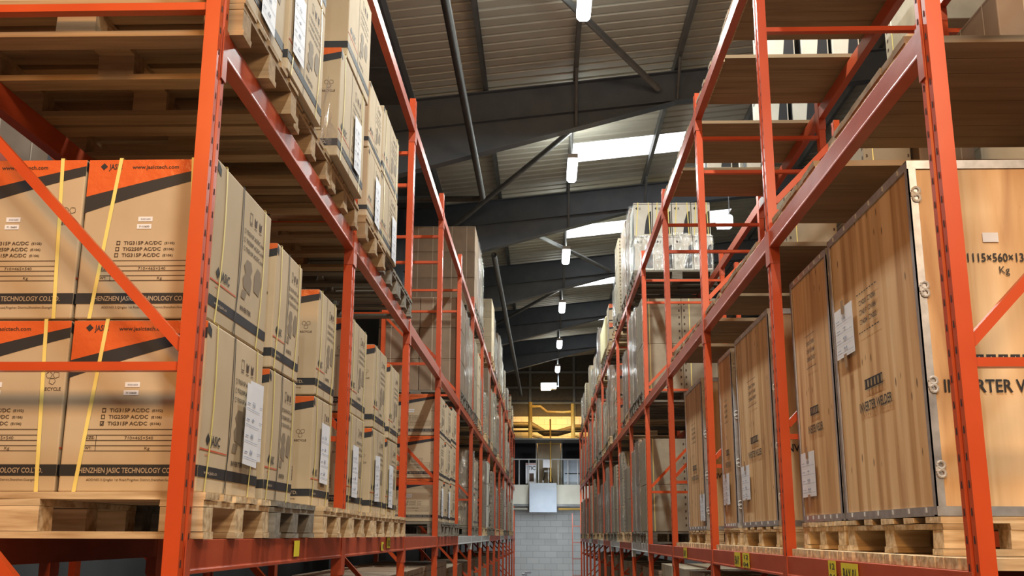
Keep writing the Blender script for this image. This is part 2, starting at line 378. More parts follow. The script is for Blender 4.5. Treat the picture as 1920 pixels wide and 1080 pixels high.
def print_side(p, near_u0=0.0):
    p.poly([(0, .93), (.06, .905), (.06, .955), (0, .99)], 'black', 1)
    logo(p, .08, .275, .075, w=.22)
    p.poly([(0, .245), (.42, .245), (.42, .252), (0, .255)], 'red', 1); p.text('www', .08, .215, .12, .012, 'red')
    p.rect(.432, 0, .440, 1, 'ink', 1)
    for i in range(3):
        u = .58 + .09 * i; p.rect(u, .80, u + .05, .805, 'ink', 1)
        p.poly([(u + .005, .82), (u + .045, .82), (u + .05, .88), (u + .025, .86), (u, .88)], 'ink', 1) if i else p.frame(u, .815, u + .05, .885, .003, 'ink')
        p.text(('TIG315P AC/DC', 'TIG250P AC/DC', 'TIG315P AC/DC')[i], .54, .72 - .06 * i, .80, .028, 'ink'); p.text('(E106)', .81, .72 - .06 * i, .87, .02, 'ink')
        p.frame(.50, .715 - .06 * i, .525, .745 - .06 * i, .002, 'ink')
    welder(p, .50, .30, .36, .25); p.text('INVERTER', .50, .19, .70, .032, 'ink')
    p.rect(0, .09, 1, .155, 'black', 1); p.text('www.jasic.cn', .08, .11, .28, .022, 'bandtext', 2)
def print_plain(p):
    p.rect(0, .09, 1, .155, 'black', 1); recycle(p, .82, .80, .045)

PRN = {}
def carton_meshes(W_, L_, H_, style, ticked=False):
    key = (round(W_, 3), round(L_, 3), round(H_, 3), style, ticked)
    if key in PRN: return PRN[key]
    mat = {'J': 'card', 'F': 'card', 'P': 'cardb', 'K': 'card2', 'W': 'white', 'C': 'cardc'}[style]
    b = MB(); b.box(-W_ / 2, W_ / 2, -L_ / 2, L_ / 2, 0, H_, mat)
    out = {'body': b.mesh('carton_body')}
    pr = MB()
    if style in 'JF':
        (print_front if style == 'J' else print_plain)(face(pr, W_, L_, H_, 'front'), *((ticked,) if style == 'J' else ()))
        for s_ in ('+x', '-x'): print_side(face(pr, W_, L_, H_, s_))
    elif style == 'W':
        for s_ in ('front', '-x', '+x'):
            p = face(pr, W_, L_, H_, s_); logo(p, .1, .78, .09, w=.3); p.poly([(.55, .05), (.95, .05), (.95, .75), (.8, .7), (.65, .45)], 'black', 1); p.rect(0, .95, 1, .97, 'ink', 1)
    elif style == 'P':
        for s_ in ('front', '-x', '+x'):
            p = face(pr, W_, L_, H_, s_); p.rect(.30, 0, .318, 1, 'bandtext', 1); p.rect(.74, 0, .758, 1, 'bandtext', 1); p.rect(0, .96, 1, .965, 'ink', 1)
    elif style == 'K':
        for s_ in ('front', '-x', '+x'):
            p = face(pr, W_, L_, H_, s_); p.frame(.3, .55, .7, .8, .004, 'ink'); p.text('FRAGILE', .35, .62, .65, .07, 'ink'); p.rect(0, .3, 1, .305, 'ink', 1)
    if style in 'C':      # corrugated openings along the corner edge
        for s_ in ('front', '-x', '+x'):
            p = face(pr, W_, L_, H_, s_)
            for i in range(6):
                v = .1 + i * .15
                for u in (.06, .94): p.poly([(u - .02, v), (u + .02, v + .01), (u + .02, v + .05), (u - .015, v + .06)], 'ink', 1)
            p.rect(.18, 0, .20, 1, 'strap', 1)
    if pr.f: out['print'] = pr.mesh('surface_print')
    PRN[key] = out; return out
STR = {}
def strap_mesh(W_, L_, H_, kind, t):
    key = (round(W_, 3), round(L_, 3), round(H_, 3), kind, t)
    if key in STR: return STR[key]
    mb = MB(); w = .0065; e = .0035
    if kind == 'y':      # loop round front, top, back at x = t, leaning a little
        x0 = t[0] * W_; x1 = t[1] * W_
        def q(x, y, z): return (x, y, z)
        for s_ in (-1, 1):
            y = s_ * (L_ / 2 + e)
            mb.poly([(x0 - w, y, 0), (x0 + w, y, 0), (x1 + w, y, H_ + e), (x1 - w, y, H_ + e)][::(1 if s_ < 0 else -1)], 'strap')
        mb.poly([(x1 - w, -L_ / 2 - e, H_ + e), (x1 + w, -L_ / 2 - e, H_ + e), (x1 + w, L_ / 2 + e, H_ + e), (x1 - w, L_ / 2 + e, H_ + e)], 'strap')
    else:
        y0 = t * L_; k = 'strap' if kind == 'x' else 'cord'; ww = w if kind == 'x' else .004
        for s_ in (-1, 1):
            for i in range(6):
                a, b = i / 6, (i + 1) / 6; f = lambda v: y0 + .02 * math.sin(v * math.pi) - .03 * (1 - v) ** 2
                x = s_ * (W_ / 2 + e)
                pts = [(x, f(a) - ww, a * H_), (x, f(a) + ww, a * H_), (x, f(b) + ww, b * H_), (x, f(b) - ww, b * H_)]
                mb.poly(pts[::s_], k)
        mb.poly([(-W_ / 2 - e, y0 - ww, H_ + e), (W_ / 2 + e, y0 - ww, H_ + e), (W_ / 2 + e, y0 + ww, H_ + e), (-W_ / 2 - e, y0 + ww, H_ + e)], k)
    STR[key] = mb.mesh('strap'); return STR[key]
def note_mesh(w, h, lines=4):
    """a taped sheet standing on the +x side, slightly lifted at one corner"""
    mb = MB()
    n = 5
    for i in range(n):
        a, b = i / n, (i + 1) / n; f = lambda t: .003 + .012 * (t - .5) ** 2 * 2
        mb.poly([(f(0), a * w, 0), (f(0), b * w, 0), (f(1), b * w, h), (f(1), a * w, h)], 'paper')
    p = Print(mb, (.0095, 0, 0), (0, 1, 0), (0, 0, 1), w, h)
    for i in range(lines):
        v = .14 + i * .2; p.rect(.04, v - .05, .96, v - .044, 'pen', 1); p.text(('A4', '400', '+', '5-26')[i % 4], .42, v, .62, .06, 'pen', 1); p.rect(.08, v + .01, .28, v + .022, 'pen', 1)
    return mb.mesh('delivery_note')
NOTE = note_mesh(.19, .30)

def carton(x, y, z, W_, L_, H_, style, label, group, straps='', note=None, rz=0.0, ticked=False, name='carton', facing=1, parts=True):
    """x, y = centre, z = base (eye-relative)"""
    ms = carton_meshes(W_, L_, H_, style, ticked)
    t = empty(name, (x, y, Z(z)), label, 'carton', group, rz)
    link('carton_body', ms['body'], t, None, .006)
    if 'print' in ms: link('surface_print', ms['print'], t)
    if 'y' in straps:
        for q in ((-.38, -.25), (.37, .31)): link('strap', strap_mesh(W_, L_, H_, 'y', q), t)
    if 'x' in straps:
        for q in (-.36, .36): link('strap', strap_mesh(W_, L_, H_, 'x', q), t)
    if 'c' in straps: link('cord', strap_mesh(W_, L_, H_, 'c', -.06), t)
    if note:
        for ni, (ny, nz) in enumerate(note):
            o = link('delivery_note', NOTE, t, (facing * (W_ / 2 + .016 * (len(note) - 1 - ni)), ny if facing > 0 else ny + .19, nz)); o['label'] = 'white delivery note taped on'
            o.rotation_euler = (RND.uniform(-.06, .06), 0, 0 if facing > 0 else math.pi)
    return t

# pallets ----------------------------------------------------------
def pallet_parts(wx, ly, h, mat):
    P = []
    t = .022 if h > .12 else .016
    yb = [-ly / 2 + .05, 0, ly / 2 - .05]; xb = [-wx / 2 + .075, 0, wx / 2 - .075]
    for y in yb: P.append(('bottom_board', (-wx / 2, wx / 2, y - .05, y + .05, 0, t)))
    for x in xb:
        for y in yb: P.append(('block', (x - .07, x + .07, y - .048, y + .048, t, h - 2 * t)))
    for x in xb: P.append(('stringer', (x - .07, x + .07, -ly / 2, ly / 2, h - 2 * t, h - t)))
    n = 5 if ly > .6 else 4
    bw = [.145, .10, .145, .10, .145] if n == 5 else [.12] * 4
    for i in range(n):
        yc = -ly / 2 + bw[0] / 2 + i * (ly - bw[0]) / (n - 1); P.append(('deck_board', (-wx / 2, wx / 2, yc - bw[i] / 2, yc + bw[i] / 2, h - t, h)))
    return P
PAL = {}
def pallet(x, y, z, label, group, wx=1.2, ly=.8, h=.144, mat='wood', detail=True):
    key = (wx, ly, h, mat, detail)
    if key not in PAL:
        if detail:
            lst = []
            for nme, b in pallet_parts(wx, ly, h, mat):
                mb = MB(); cx, cy = (b[0] + b[1]) / 2, (b[2] + b[3]) / 2
                mb.box(b[0] - cx, b[1] - cx, b[2] - cy, b[3] - cy, b[4] + .001, b[5], mat, .0015); lst.append((nme, mb.mesh(nme), (cx, cy, 0)))
            PAL[key] = lst
        else:
            mb = MB()
            for nme, b in pallet_parts(wx, ly, h, mat): mb.box(*b, mat, .003)
            PAL[key] = mb.mesh('pallet')
    if detail:
        t = empty('pallet', (x, y, Z(z)), label, 'pallet', group)
        for nme, me, lc in PAL[key]: link(nme, me, t, lc)
    else:
        t = link('pallet', PAL[key], None, (x, y, Z(z))); tag(t, label, 'pallet', group)
    return t

# ------------------------------------------------------------------ setting
def struct(name, mb, **k):
    o = mb.build(name, **k); o['kind'] = 'structure'; return o
YE = 40.0
fl = MB(); fl.box(-9, 9, -9, YE + 1, Z(-E) - .2, 0, 'floor'); struct('floor', fl)
SL = .1065
def roofz(x): return 6.56 + SL * (x - .5)
# ribbed roof sheets
SKY = [(17.15 + 5.07 * k, 18.1 + 5.07 * k) for k in range(4)]
rf = MB()
pitch = .24
y = 4.0
def strip(x0, x1, ya, yb, za, zb, k):
    rf.poly([(x0, ya, Z(roofz(x0) + .16 + za)), (x0, yb, Z(roofz(x0) + .16 + zb)), (x1, yb, Z(roofz(x1) + .16 + zb)), (x1, ya, Z(roofz(x1) + .16 + za))], k)
while y < YE + .5:
    segs = [(-1.95, 9.0)]
    for a, b in SKY:
        if a - .01 <= y < b - .05: segs = [(-1.95, .5), (4.2, 9.0)]
    for x0, x1 in segs:
        strip(x0, x1, y, y + .17, 0, 0, 'roof'); strip(x0, x1, y + .17, y + .185, 0, .035, 'roof'); strip(x0, x1, y + .185, y + .225, .035, .035, 'roof'); strip(x0, x1, y + .225, y + .24, .035, 0, 'roof')
    y += pitch
struct('ceiling', rf)
for i, (a, b) in enumerate(SKY):
    k = math.floor((a - 4.0) / pitch); a = 4.0 + (k + 0) * pitch
    s = MB(); s.box(.5, 9.0, a + .02, b + .26, 0, 0, 'sky')
    s = MB(); z0, z1 = Z(roofz(.5) + .21), Z(roofz(4.25) + .21)
    s.poly([(.45, a, z0), (4.25, a, z1), (4.25, b + .3, z1), (.45, b + .3, z0)], 'sky')
    struct('window_%d' % (i + 1), s)
# gutter soffit beside the eave, side walls, gable
g = MB(); g.box(-2.9, -1.95, 4, YE, Z(6.22), Z(6.30), 'steelb'); g.box(-1.98, -1.94, 4, YE, Z(6.20), Z(6.42), 'steel')
for k in range(9): g.box(-2.9, -1.95, 5 + 4 * k, 5.03 + 4 * k, Z(6.20), Z(6.22), 'steel')
struct('trim_1', g)
w = MB(); w.box(-4.3, -4.2, -1, YE, 0, Z(6.7), 'clad'); struct('wall_left', w)
w = MB(); w.box(8.9, 9.0, -1, YE, 0, Z(7.6), 'clad'); struct('wall_right', w)
w = MB(); w.box(-2.95, -2.87, 3, YE, Z(4.6), Z(6.3), 'clad'); struct('trim_2', w)
w = MB(); w.box(-9, 9, YE, YE + .2, 0, Z(4.45), 'block'); struct('wall_back', w)
w = MB(); w.box(-9, 9, YE - .05, YE + .2, Z(4.45), Z(7.8), 'pipe')
for zz in (4.9, 5.5, 6.1): w.box(-4, 9, YE - .18, YE - .05, Z(zz), Z(zz + .09), 'steel')
for xx in (-2.2, -.6, 1.1, 2.8, 4.4): w.box(xx, xx + .1, YE - .15, YE - .05, Z(4.45), Z(7.2), 'steel')
struct('trim_3', w)

ORD = ['first', 'second', 'third', 'fourth', 'fifth', 'sixth', 'seventh', 'eighth', 'ninth', 'tenth', 'eleventh', 'twelfth', 'thirteenth', 'fourteenth', 'fifteenth', 'sixteenth']
# rafters with haunches
RY = [14.3 + 5.08 * k for k in range(5)]
for i, y in enumerate(RY):
    t = empty('roof_rafter', (0, y, Z(5.2)), 'dark grey haunched steel roof beam, %s from the camera' % ORD[i], 'roof beam', 'roof beams across the hall')
    z_ = lambda v: v - 5.2
    x0, x1 = -2.75, 9.0
    top = lambda x: roofz(x) - .02
    mb = MB(); mb.prism([(x0, z_(top(x0) - .46)), (x1, z_(top(x1) - .46)), (x1, z_(top(x1))), (x0, z_(top(x0)))], -.006, .006, 'steel', 'XZ'); mb.build('web', t)
    mb = MB()
    for d0, d1 in ((-.014, 0), (-.474, -.46)):
        mb.prism([(x0, z_(top(x0) + d0)), (x1, z_(top(x1) + d0)), (x1, z_(top(x1) + d1)), (x0, z_(top(x0) + d1))], -.09, .09, 'steel', 'XZ')
    mb.build('flange', t)
    mb = MB(); hb = lambda x: 6.22 - .27 * (1.95 - x)
    mb.prism([(x0, z_(hb(x0))), (1.95, z_(hb(1.95))), (1.95, z_(top(1.95) - .474)), (x0, z_(top(x0) - .474))], -.006, .006, 'steel', 'XZ')
    mb.prism([(x0, z_(hb(x0) - .014)), (1.95, z_(hb(1.95) - .014)), (1.95, z_(hb(1.95))), (x0, z_(hb(x0)))], -.09, .09, 'steel', 'XZ'); mb.build('haunch', t)
    mb = MB(); mb.box(-2.88, -2.72, -.1, .1, -5.2 - E, z_(6.2), 'steel'); mb.build('column', t)
    for sx in (.48, 1.97):
        mb = MB(); mb.tube([(sx, -.55, z_(roofz(sx) - .02)), (sx, -.10, z_(hb(sx) if sx < 1.9 else top(sx) - .45))], .022, 'steelb', 8); mb.build('fly_brace', t)
# purlins
for i, x in enumerate((-.86, .48, 1.97, 3.5, 5.0, 6.5)):
    mb = MB(); zz = roofz(x)
    mb.prism([(-.03, .15), (.03, .15), (.03, .142), (-.022, .142), (-.022, .008), (.03, .008), (.03, 0), (-.03, 0)], 4, YE, 'steelb', 'XZ')
    o = mb.build('roof_purlin', None, (x, 0, Z(zz))); tag(o, 'grey steel roof purlin, %s from the left eave, running down the hall' % ORD[i], 'purlin', 'purlins under the roof sheets')
# cross bracing and pipes
def tubeobj(name, pts, r, mat, label, cat, group=None):
    mb = MB(); p0 = Vector(pts[0]); mb.tube([(Vector(p) - p0) for p in pts], r, mat, 10)
    o = mb.build(name, None, (p0.x, p0.y, Z(p0.z)), smooth=True); return tag(o, label, cat, group)
tubeobj('roof_brace', [(-.75, 9.3, 6.22), (1.68, 14.15, 6.38)], .045, 'steelb', 'round diagonal roof brace crossing above the nearest lamp', 'roof brace', 'diagonal roof braces')
tubeobj('roof_brace', [(.85, 14.5, 6.25), (-1.75, 19.3, 5.85)], .045, 'steelb', 'diagonal roof brace between first and second roof beams, falling left', 'roof brace', 'diagonal roof braces')
tubeobj('roof_brace', [(-.9, 19.45, 6.1), (1.6, 24.4, 6.25)], .045, 'steelb', 'diagonal roof brace between second and third roof beams, rising right', 'roof brace', 'diagonal roof braces')
tubeobj('roof_brace', [(.8, 24.7, 6.1), (-1.7, 29.5, 5.8)], .045, 'steelb', 'diagonal roof brace between third and fourth roof beams, falling left', 'roof brace', 'diagonal roof braces')
tubeobj('sprinkler_pipe', [(-1.0, 5, 5.3), (-.99, 13, 5.29), (-.98, 15.8, 5.28), (-1.03, 15.9, 5.28), (-2.87, 15.9, 5.28)], .05, 'pipe', 'dark pipe along the left roof side that turns left', 'pipe')
tubeobj('sprinkler_pipe', [(-.98, 19.6, 5.35), (-.9, 30, 5.1), (-.85, 37.5, 4.95)], .055, 'pipe', 'dark far pipe under the left roof side, reaching towards the gantry', 'pipe')

# lamps in view
def lamp_tree():
    t = empty('batten_lamp', (.47, LAMPY[3], Z(LAMPZ[3])), 'x', 'lamp', 'battens along the aisle')
    mb = MB(); mb.box(-.08, .08, -.50, .50, 0, .07, 'pale'); mb.build('housing', t, None, .008)
    prof = [(-.085, .0), (-.078, -.05), (-.045, -.085), (.045, -.085), (.078, -.05), (.085, .0)]
    mb = MB(); mb.prism(prof, -.47, .47, 'lamp', 'XZ'); mb.build('diffuser', t, None, .01)
    for s_ in (-.35, .35):
        mb = MB(); mb.tube([(0, 0, 0), (0, 0, 1)], .006, 'galv', 6); h = mb.build('hanger', t, (0, s_, .07)); h.scale.z = 6.62 - .07 - LAMPZ[3]
    return t
L0 = lamp_tree(); L0['label'] = 'lit white batten lamp nearest the camera, cut by the top edge'
for i in range(1, 6):
    d_ = dup(L0, (.47, LAMPY[3 + i], Z(LAMPZ[3 + i])), 'lit white batten lamp over the aisle, %s from the camera' % ORD[i], 'battens along the aisle')
    for h in d_.children:
        if h.name.startswith('hanger'): h.scale.z = 6.62 - .07 - LAMPZ[3 + i]
t = empty('square_lamp', (3.35, 18.5, Z(5.55)), 'bright rounded square lamp beyond the right rack', 'lamp')
mb = MB(); mb.box(-.15, .15, -.1, .1, 0, .24, 'lamp'); mb.build('diffuser', t, None, .05)
mb = MB(); mb.box(-.12, .12, .1, .16, .0, .22, 'pale'); mb.tube([(.12, .13, .2), (.12, .13, 1.36)], .01, 'galv', 6); mb.build('housing', t)

# ------------------------------------------------------------------ racking
LU = [3.18 + 2.545 * k for k in range(15)]
RU = [3.12 + 2.435 * k for k in range(15)]
XL, XR = -1.10, 1.25
TOP = {'L': 3.66, 'R': 3.56}
DEP = .05
SLOTS = [(.058, 0), (.082, .5)]
def upright_mesh(s_, zt):
    """aisle face at x=0 looking to s_ (+1 left rack, -1 right rack); body goes away from the aisle; y 0..0.09"""
    mb = MB(); q = -s_
    prof = [(0, 0), (0, .030), (q * .007, .034), (q * .007, .056), (0, .060), (0, .09), (q * DEP, .09), (q * DEP, 0)]
    if q < 0: prof = prof[::-1]
    mb.prism(prof, 0, zt + E, 'orange', 'XY')
    z = .1
    while z < zt + E - .05:
        for yy in (.018, .075):
            a, b = yy - .006, yy + .006; x = s_ * .0006
            pts = [(x, a, z), (x, b, z), (x, b - .002, z + .022), (x, a + .002, z + .022)]
            mb.poly(pts if s_ > 0 else pts[::-1], 'slot')
        z += .08
    return mb.mesh('upright')
UPM = {'L': upright_mesh(1, TOP['L']), 'R': upright_mesh(-1, TOP['R']), 'Lb': upright_mesh(-1, TOP['L']), 'Rb': upright_mesh(1, TOP['R'])}
LEV = [-.62, .515, 1.765, 2.88, 3.17]
def brace_meshes(q):
    hor, dia = [], []
    for z in LEV:
        mb = MB(); mb.box(q * .05, q * 1.0, .02, .06, Z(z) - .014, Z(z) + .014, 'orange'); hor.append(mb.mesh('horizontal_brace'))
    for z in (-1.60, -.68, .515, 1.765):
        dz = 1.04
        mb = MB(); mb.bar((q * .05, .04, Z(z + .06)), (q * 1.0, .04, Z(z + dz)), .032, .034, 'orange', (0, 1, 0)); dia.append(mb.mesh('diagonal_brace'))
    return hor, dia
BR = {'L': brace_meshes(-1), 'R': brace_meshes(1)}
FOOT = MB(); FOOT.box(-.06, .06, -.02, .11, 0, .008, 'orange'); FOOT = FOOT.mesh('foot_plate')
def frame(side, x, y, i, row='aisle'):
    s_ = 1 if side == 'L' else -1; q = -s_
    wd = 'left' if side == 'L' else 'right'
    lab = 'orange rack frame of the %s rack, %s from the camera' % (wd, ORD[i]) if row == 'aisle' else 'orange rack frame of the row behind the %s rack, %s from the camera' % (wd, ORD[i])
    t = empty('rack_upright', (x, y, 0), lab, 'rack frame', '%s rack frames' % wd)
    link('upright', UPM[side], t); link('upright', UPM[side + 'b'], t, (q * 1.05, 0, 0))
    hs, ds = BR[side]
    for k in hs: link('horizontal_brace', k, t)
    for k in ds: link('diagonal_brace', k, t)
    for xx in (q * .025, q * 1.025): link('foot_plate', FOOT, t, (xx, 0, 0))
    return t
for i, y in enumerate(LU): frame('L', XL, y, i)
for i, y in enumerate(RU): frame('R', XR, y, i)
BMS = {}
def beam_meshes(s_, ln, hgt, mat):
    key = (s_, round(ln, 3), hgt, mat)
    if key in BMS: return BMS[key]
    q = -s_
    mb = MB(); z0 = -hgt
    prof = [(0, 0), (0, z0 + .016), (s_ * .004, z0 + .012), (s_ * .004, z0), (q * .048, z0), (q * .048, 0)]
    if q > 0: prof = prof[::-1]
    mb.prism(prof, 0, ln, mat, 'XZ'); body = mb.mesh('beam_body')
    cn = MB(); cn.box(s_ * .0015, s_ * .006, -.044, 0, z0 - .09, -.001, mat); cn.box(q * .05, s_ * .006, -.0005, .004, z0 - .09, -.001, mat)
    cf = MB(); cf.box(s_ * .0015, s_ * .006, 0, .044, z0 - .09, -.001, mat); cf.box(q * .05, s_ * .006, -.004, .0005, z0 - .09, -.001, mat)
    BMS[key] = (body, cn.mesh('beam_connector'), cf.mesh('beam_connector')); return BMS[key]
LVN = {0: 'eye-level', 1: 'upper', 2: 'top', -1: 'low'}
def beam(side, x, y0, y1, ztop, hgt, lev, bay, mat='beam', back=False):
    s_ = (1 if side == 'L' else -1) * (-1 if back else 1)
    ms = beam_meshes(s_, y1 - y0, hgt, mat); wd = 'left' if side == 'L' else 'right'
    t = empty('rack_beam', (x, y0, Z(ztop)), '%s beam, %s of the %s shelf, %s bay, %s rack' % ('orange' if mat == 'beam' else 'pale grey', 'rear' if back else 'aisle side', LVN[lev], ORD[bay], wd), 'rack beam', '%s rack beams' % wd)
    t['kind'] = 'thing'
    b = link('beam_body', ms[0], t, None, .003); link('beam_connector', ms[1], t); link('beam_connector', ms[2], t, (0, y1 - y0, 0))
    return t
LZ = {0: -.017, 1: 1.70, 2: 3.45}
RZ = {0: -.10, 1: 1.65, 2: 3.42}
for side, U, XX, ZZ in (('L', LU, XL, LZ), ('R', RU, XR, RZ)):
    q = -1 if side == 'L' else 1
    for b in range(14):
        for lv in (0, 1, 2):
            mat = 'pale' if (lv == 0 and ((side == 'L' and b in (4, 5, 6, 9, 11)) or (side == 'R' and b in (4, 6, 8, 10)))) else 'beam'
            hg = .106 if lv == 0 else .10
            y0, y1 = U[b] + .09, U[b + 1]
            beam(side, XX, y0, y1, ZZ[lv], hg, lv, b, mat)
            if b < 9: beam(side, XX + q * 1.05, y0, y1, ZZ[lv], hg, lv, b, 'beam', True)
# left bay before the camera-side frame
beam('L', XL - 1.05, .74, 3.18, 1.70, .10, 1, 0, 'beam', True)['label'] = 'dark rear beam of the upper shelf reaching past the left edge'

# labels on the beams
def beam_label(x, y, z, s_, w_, h_, lines, label):
    mb = MB(); mb.box(0, s_ * .001, 0, w_, -h_, 0, 'yellow')
    u = (0, 1, 0) if s_ > 0 else (0, -1, 0); o = (s_ * .001, 0, -h_) if s_ > 0 else (s_ * .001, w_, -h_)
    p = Print(mb, o, u, (0, 0, 1), w_, h_); n = len(lines)
    for i, st in enumerate(lines):
        p.text(st, .12, 1 - (i + .82) / n, .88, .6 / n, 'black')
    o = mb.build('location_label', None, (x, y, Z(z))); return tag(o, label, 'label')
beam_label(XL + .0065, 4.62, -.028, 1, .10, .068, [' '], 'yellow label on the left beam below the second pallet')
beam_label(XL + .0065, 7.1, -.05, 1, .10, .055, ['1'], 'small pale yellow label low on the left beam in second bay')
beam_label(XL + .0065, 7.35, -.022, 1, .16, .07, ['BAY-02'], 'yellow bay label on the left beam in second bay')
beam_label(XR - .0065, 4.30, -.108, -1, .24, .085, ['BAY-01'], 'yellow label reading BAY-01 on the right beam')
beam_label(XR - .0065, 4.62, -.103, -1, .12, .09, ['12', '04'], 'yellow two-line label beside the BAY-01 label')
beam_label(XR - .0065, 6.55, -.103, -1, .22, .09, ['12', '04'], 'faded yellow label on right beam in second bay, nearer one')
beam_label(XR - .0065, 6.85, -.103, -1, .20, .09, ['BAY'], 'faded yellow label on right beam in second bay, farther one')
beam_label(XR - .0065, 9.4, -.103, -1, .22, .09, ['BAY'], 'faded yellow label on right beam in third bay')

# row behind, seen through the gaps
for i in range(5):
    frame('R', 2.55, RU[i] + .6, i, 'behind')
    if i < 4:
        for lv in (0, 1, 2):
            o = beam('R', 2.55, RU[i] + .69, RU[i + 1] + .6, RZ[lv], .10, lv, i); o['label'] = 'orange beam of the row behind right rack, %s shelf, %s bay' % (LVN[lv], ORD[i])
for i in range(3):
    frame('L', -2.45, LU[i] - .5, i, 'behind')
    if i < 2:
        for lv in (0, 1):
            o = beam('L', -2.45, LU[i] - .41, LU[i + 1] - .5, LZ[lv], .10, lv, i); o['label'] = 'orange beam of the row behind left rack, %s shelf, %s bay' % (LVN[lv], ORD[i])

# ------------------------------------------------------------------ left rack, near stock
# (y0, y1, z_base, h, n_tiers, W, ncols, style, straps, tag, shelf, bay, x_face, notes, pallet?)
def stack(side, y0, y1, zb, h, tiers, W_, cols, style, desc, shelf, bay, nth, xf, straps='', notes={}, group=None, colgap=.012, skew=.003, ticked=(), label=None):
    s_ = 1 if side == 'L' else -1; wd = 'left' if side == 'L' else 'right'
    for k in range(tiers):
        for c in range(cols):
            dx = RND.uniform(-skew, skew); rz = RND.uniform(-.006, .006)
            tier = 'only' if tiers == 1 else ('bottom' if k == 0 else ('top' if k == tiers - 1 else ('middle' if tiers == 3 else ORD[k] + ' tier')))
            col = '' if cols == 1 else (' aisle-side' if c == 0 else (' inner' if c == cols - 1 and cols == 2 else (' middle' if c == 1 else ' innermost')))
            lab = '%s,%s %s of %s stack, %s bay, %s rack %s shelf' % (desc, col, tier, ORD[nth], ORD[bay], wd, LVN[shelf])
            lab = label or lab
            x = xf - s_ * (W_ / 2 + c * (W_ + colgap)) + dx * 1.0 - s_ * .006
            carton(x, (y0 + y1) / 2, zb + k * (h + .005), W_, y1 - y0, h, style, lab, group or '%ss in the %s rack' % (desc.split(' ', 1)[0] + ' carton', wd), straps if c == 0 or 'y' in straps else '', notes.get(k) if c == 0 else None, rz, ticked=(k, c) in ticked, facing=s_)
def pal(side, y0, y1, z, shelf, bay, nth, xf, mat='wood', detail=True, wx=1.2, h=.144, what='wooden pallet'):
    s_ = 1 if side == 'L' else -1; wd = 'left' if side == 'L' else 'right'
    lab = '%s %s under the %s stack, %s bay, %s rack %s shelf' % ({'wood': 'pale', 'woodb': 'brown aged'}.get(mat, 'grey weathered'), what, ORD[nth], ORD[bay], wd, LVN[shelf])
    return pallet(xf - s_ * wx / 2, (y0 + y1) / 2, z, lab, 'pallets in the %s rack' % wd, wx, round(y1 - y0, 3), h, mat, detail)
XO = -1.07
PZ = LZ[0] + .1475
# eye-level shelf, bay 1
pal('L', 3.30, 4.10, LZ[0], 0, 0, 0, XO); pal('L', 4.14, 4.86, LZ[0] - 0, 0, 0, 1, XO + .01, 'woodg'); pal('L', 4.92, 5.68, LZ[0], 0, 0, 2, XO + .04)
stack('L', 3.38, 4.09, PZ, .570, 2, .455, 2, 'J', 'orange-topped carton', 0, 0, 0, -1.125, 'yxc', {0: [(.06, .12), (.17, .14)]}, ticked=((0, 0),))
stack('L', 4.17, 4.62, PZ, .530, 2, .60, 1, 'J', 'orange-topped carton', 0, 0, 1, -1.115, 'xc')
stack('L', 5.06, 5.50, PZ, .535, 2, .60, 1, 'J', 'orange-topped carton', 0, 0, 2, -1.125, 'x', {0: [(-.06, .12)]})
# bay 2
pal('L', 5.86, 6.62, LZ[0], 0, 1, 0, XO); pal('L', 6.65, 7.42, LZ[0], 0, 1, 1, XO); pal('L', 7.45, 8.17, LZ[0], 0, 1, 2, XO)
stack('L', 5.95, 6.50, PZ, .555, 2, .60, 1, 'J', 'orange-topped carton', 0, 1, 0, -1.125, 'x', {0: [(-.15, .08)]})
stack('L', 6.78, 7.34, PZ, .550, 2, .60, 1, 'J', 'orange-topped carton', 0, 1, 1, -1.125, 'x', {0: [(-.14, .08)]})
stack('L', 7.46, 7.98, PZ, .540, 2, .60, 1, 'J', 'orange-topped carton', 0, 1, 2, -1.125, 'x', {0: [(-.16, .06)]})
# upper shelf, bays 1 and 2
PU = LZ[1] + .1475
pal('L', 3.29, 4.09, LZ[1], 1, 0, 0, XO + .02, 'woodb'); pal('L', 4.12, 4.9, LZ[1], 1, 0, 1, XO + .0, 'woodb'); pal('L', 4.94, 5.69, LZ[1], 1, 0, 2, XO, 'woodb')
pal('L', 5.84, 6.62, LZ[1], 1, 1, 0, XO + .02, 'woodb'); pal('L', 6.65, 7.40, LZ[1], 1, 1, 1, XO, 'woodg'); pal('L', 7.42, 8.18, LZ[1], 1, 1, 2, XO, 'woodg')
stack('L', 3.32, 3.84, PU, .60, 2, .58, 2, 'F', 'buff printed carton', 1, 0, 0, -1.05, '', {0: [(-.10, .04)]})
stack('L', 3.87, 4.50, PU, .56, 2, .58, 1, 'F', 'buff printed carton', 1, 0, 1, -1.04, 'x', {0: [(-.27, .10)]})
stack('L', 4.86, 5.56, PU, .59, 1, .58, 1, 'J', 'orange-topped carton', 1, 0, 2, -1.03, 'x', {0: [(.05, .08)]}, label='orange-topped carton under a buff one, third stack, first bay, left rack upper shelf')
stack('L', 4.98, 5.62, PU + .592, .60, 1, .58, 1, 'F', 'buff printed carton', 1, 0, 2, -1.02, label='buff carton resting on an orange-topped one, third stack, first bay, left upper shelf')
stack('L', 5.86, 6.34, PU, .43, 2, .58, 1, 'F', 'buff printed carton', 1, 1, 0, -1.05, '', {0: [(.0, .03)]})
stack('L', 6.37, 7.10, PU, .46, 2, .58, 1, 'F', 'buff printed carton', 1, 1, 1, -1.05, 'x', {0: [(.1, .0)]})
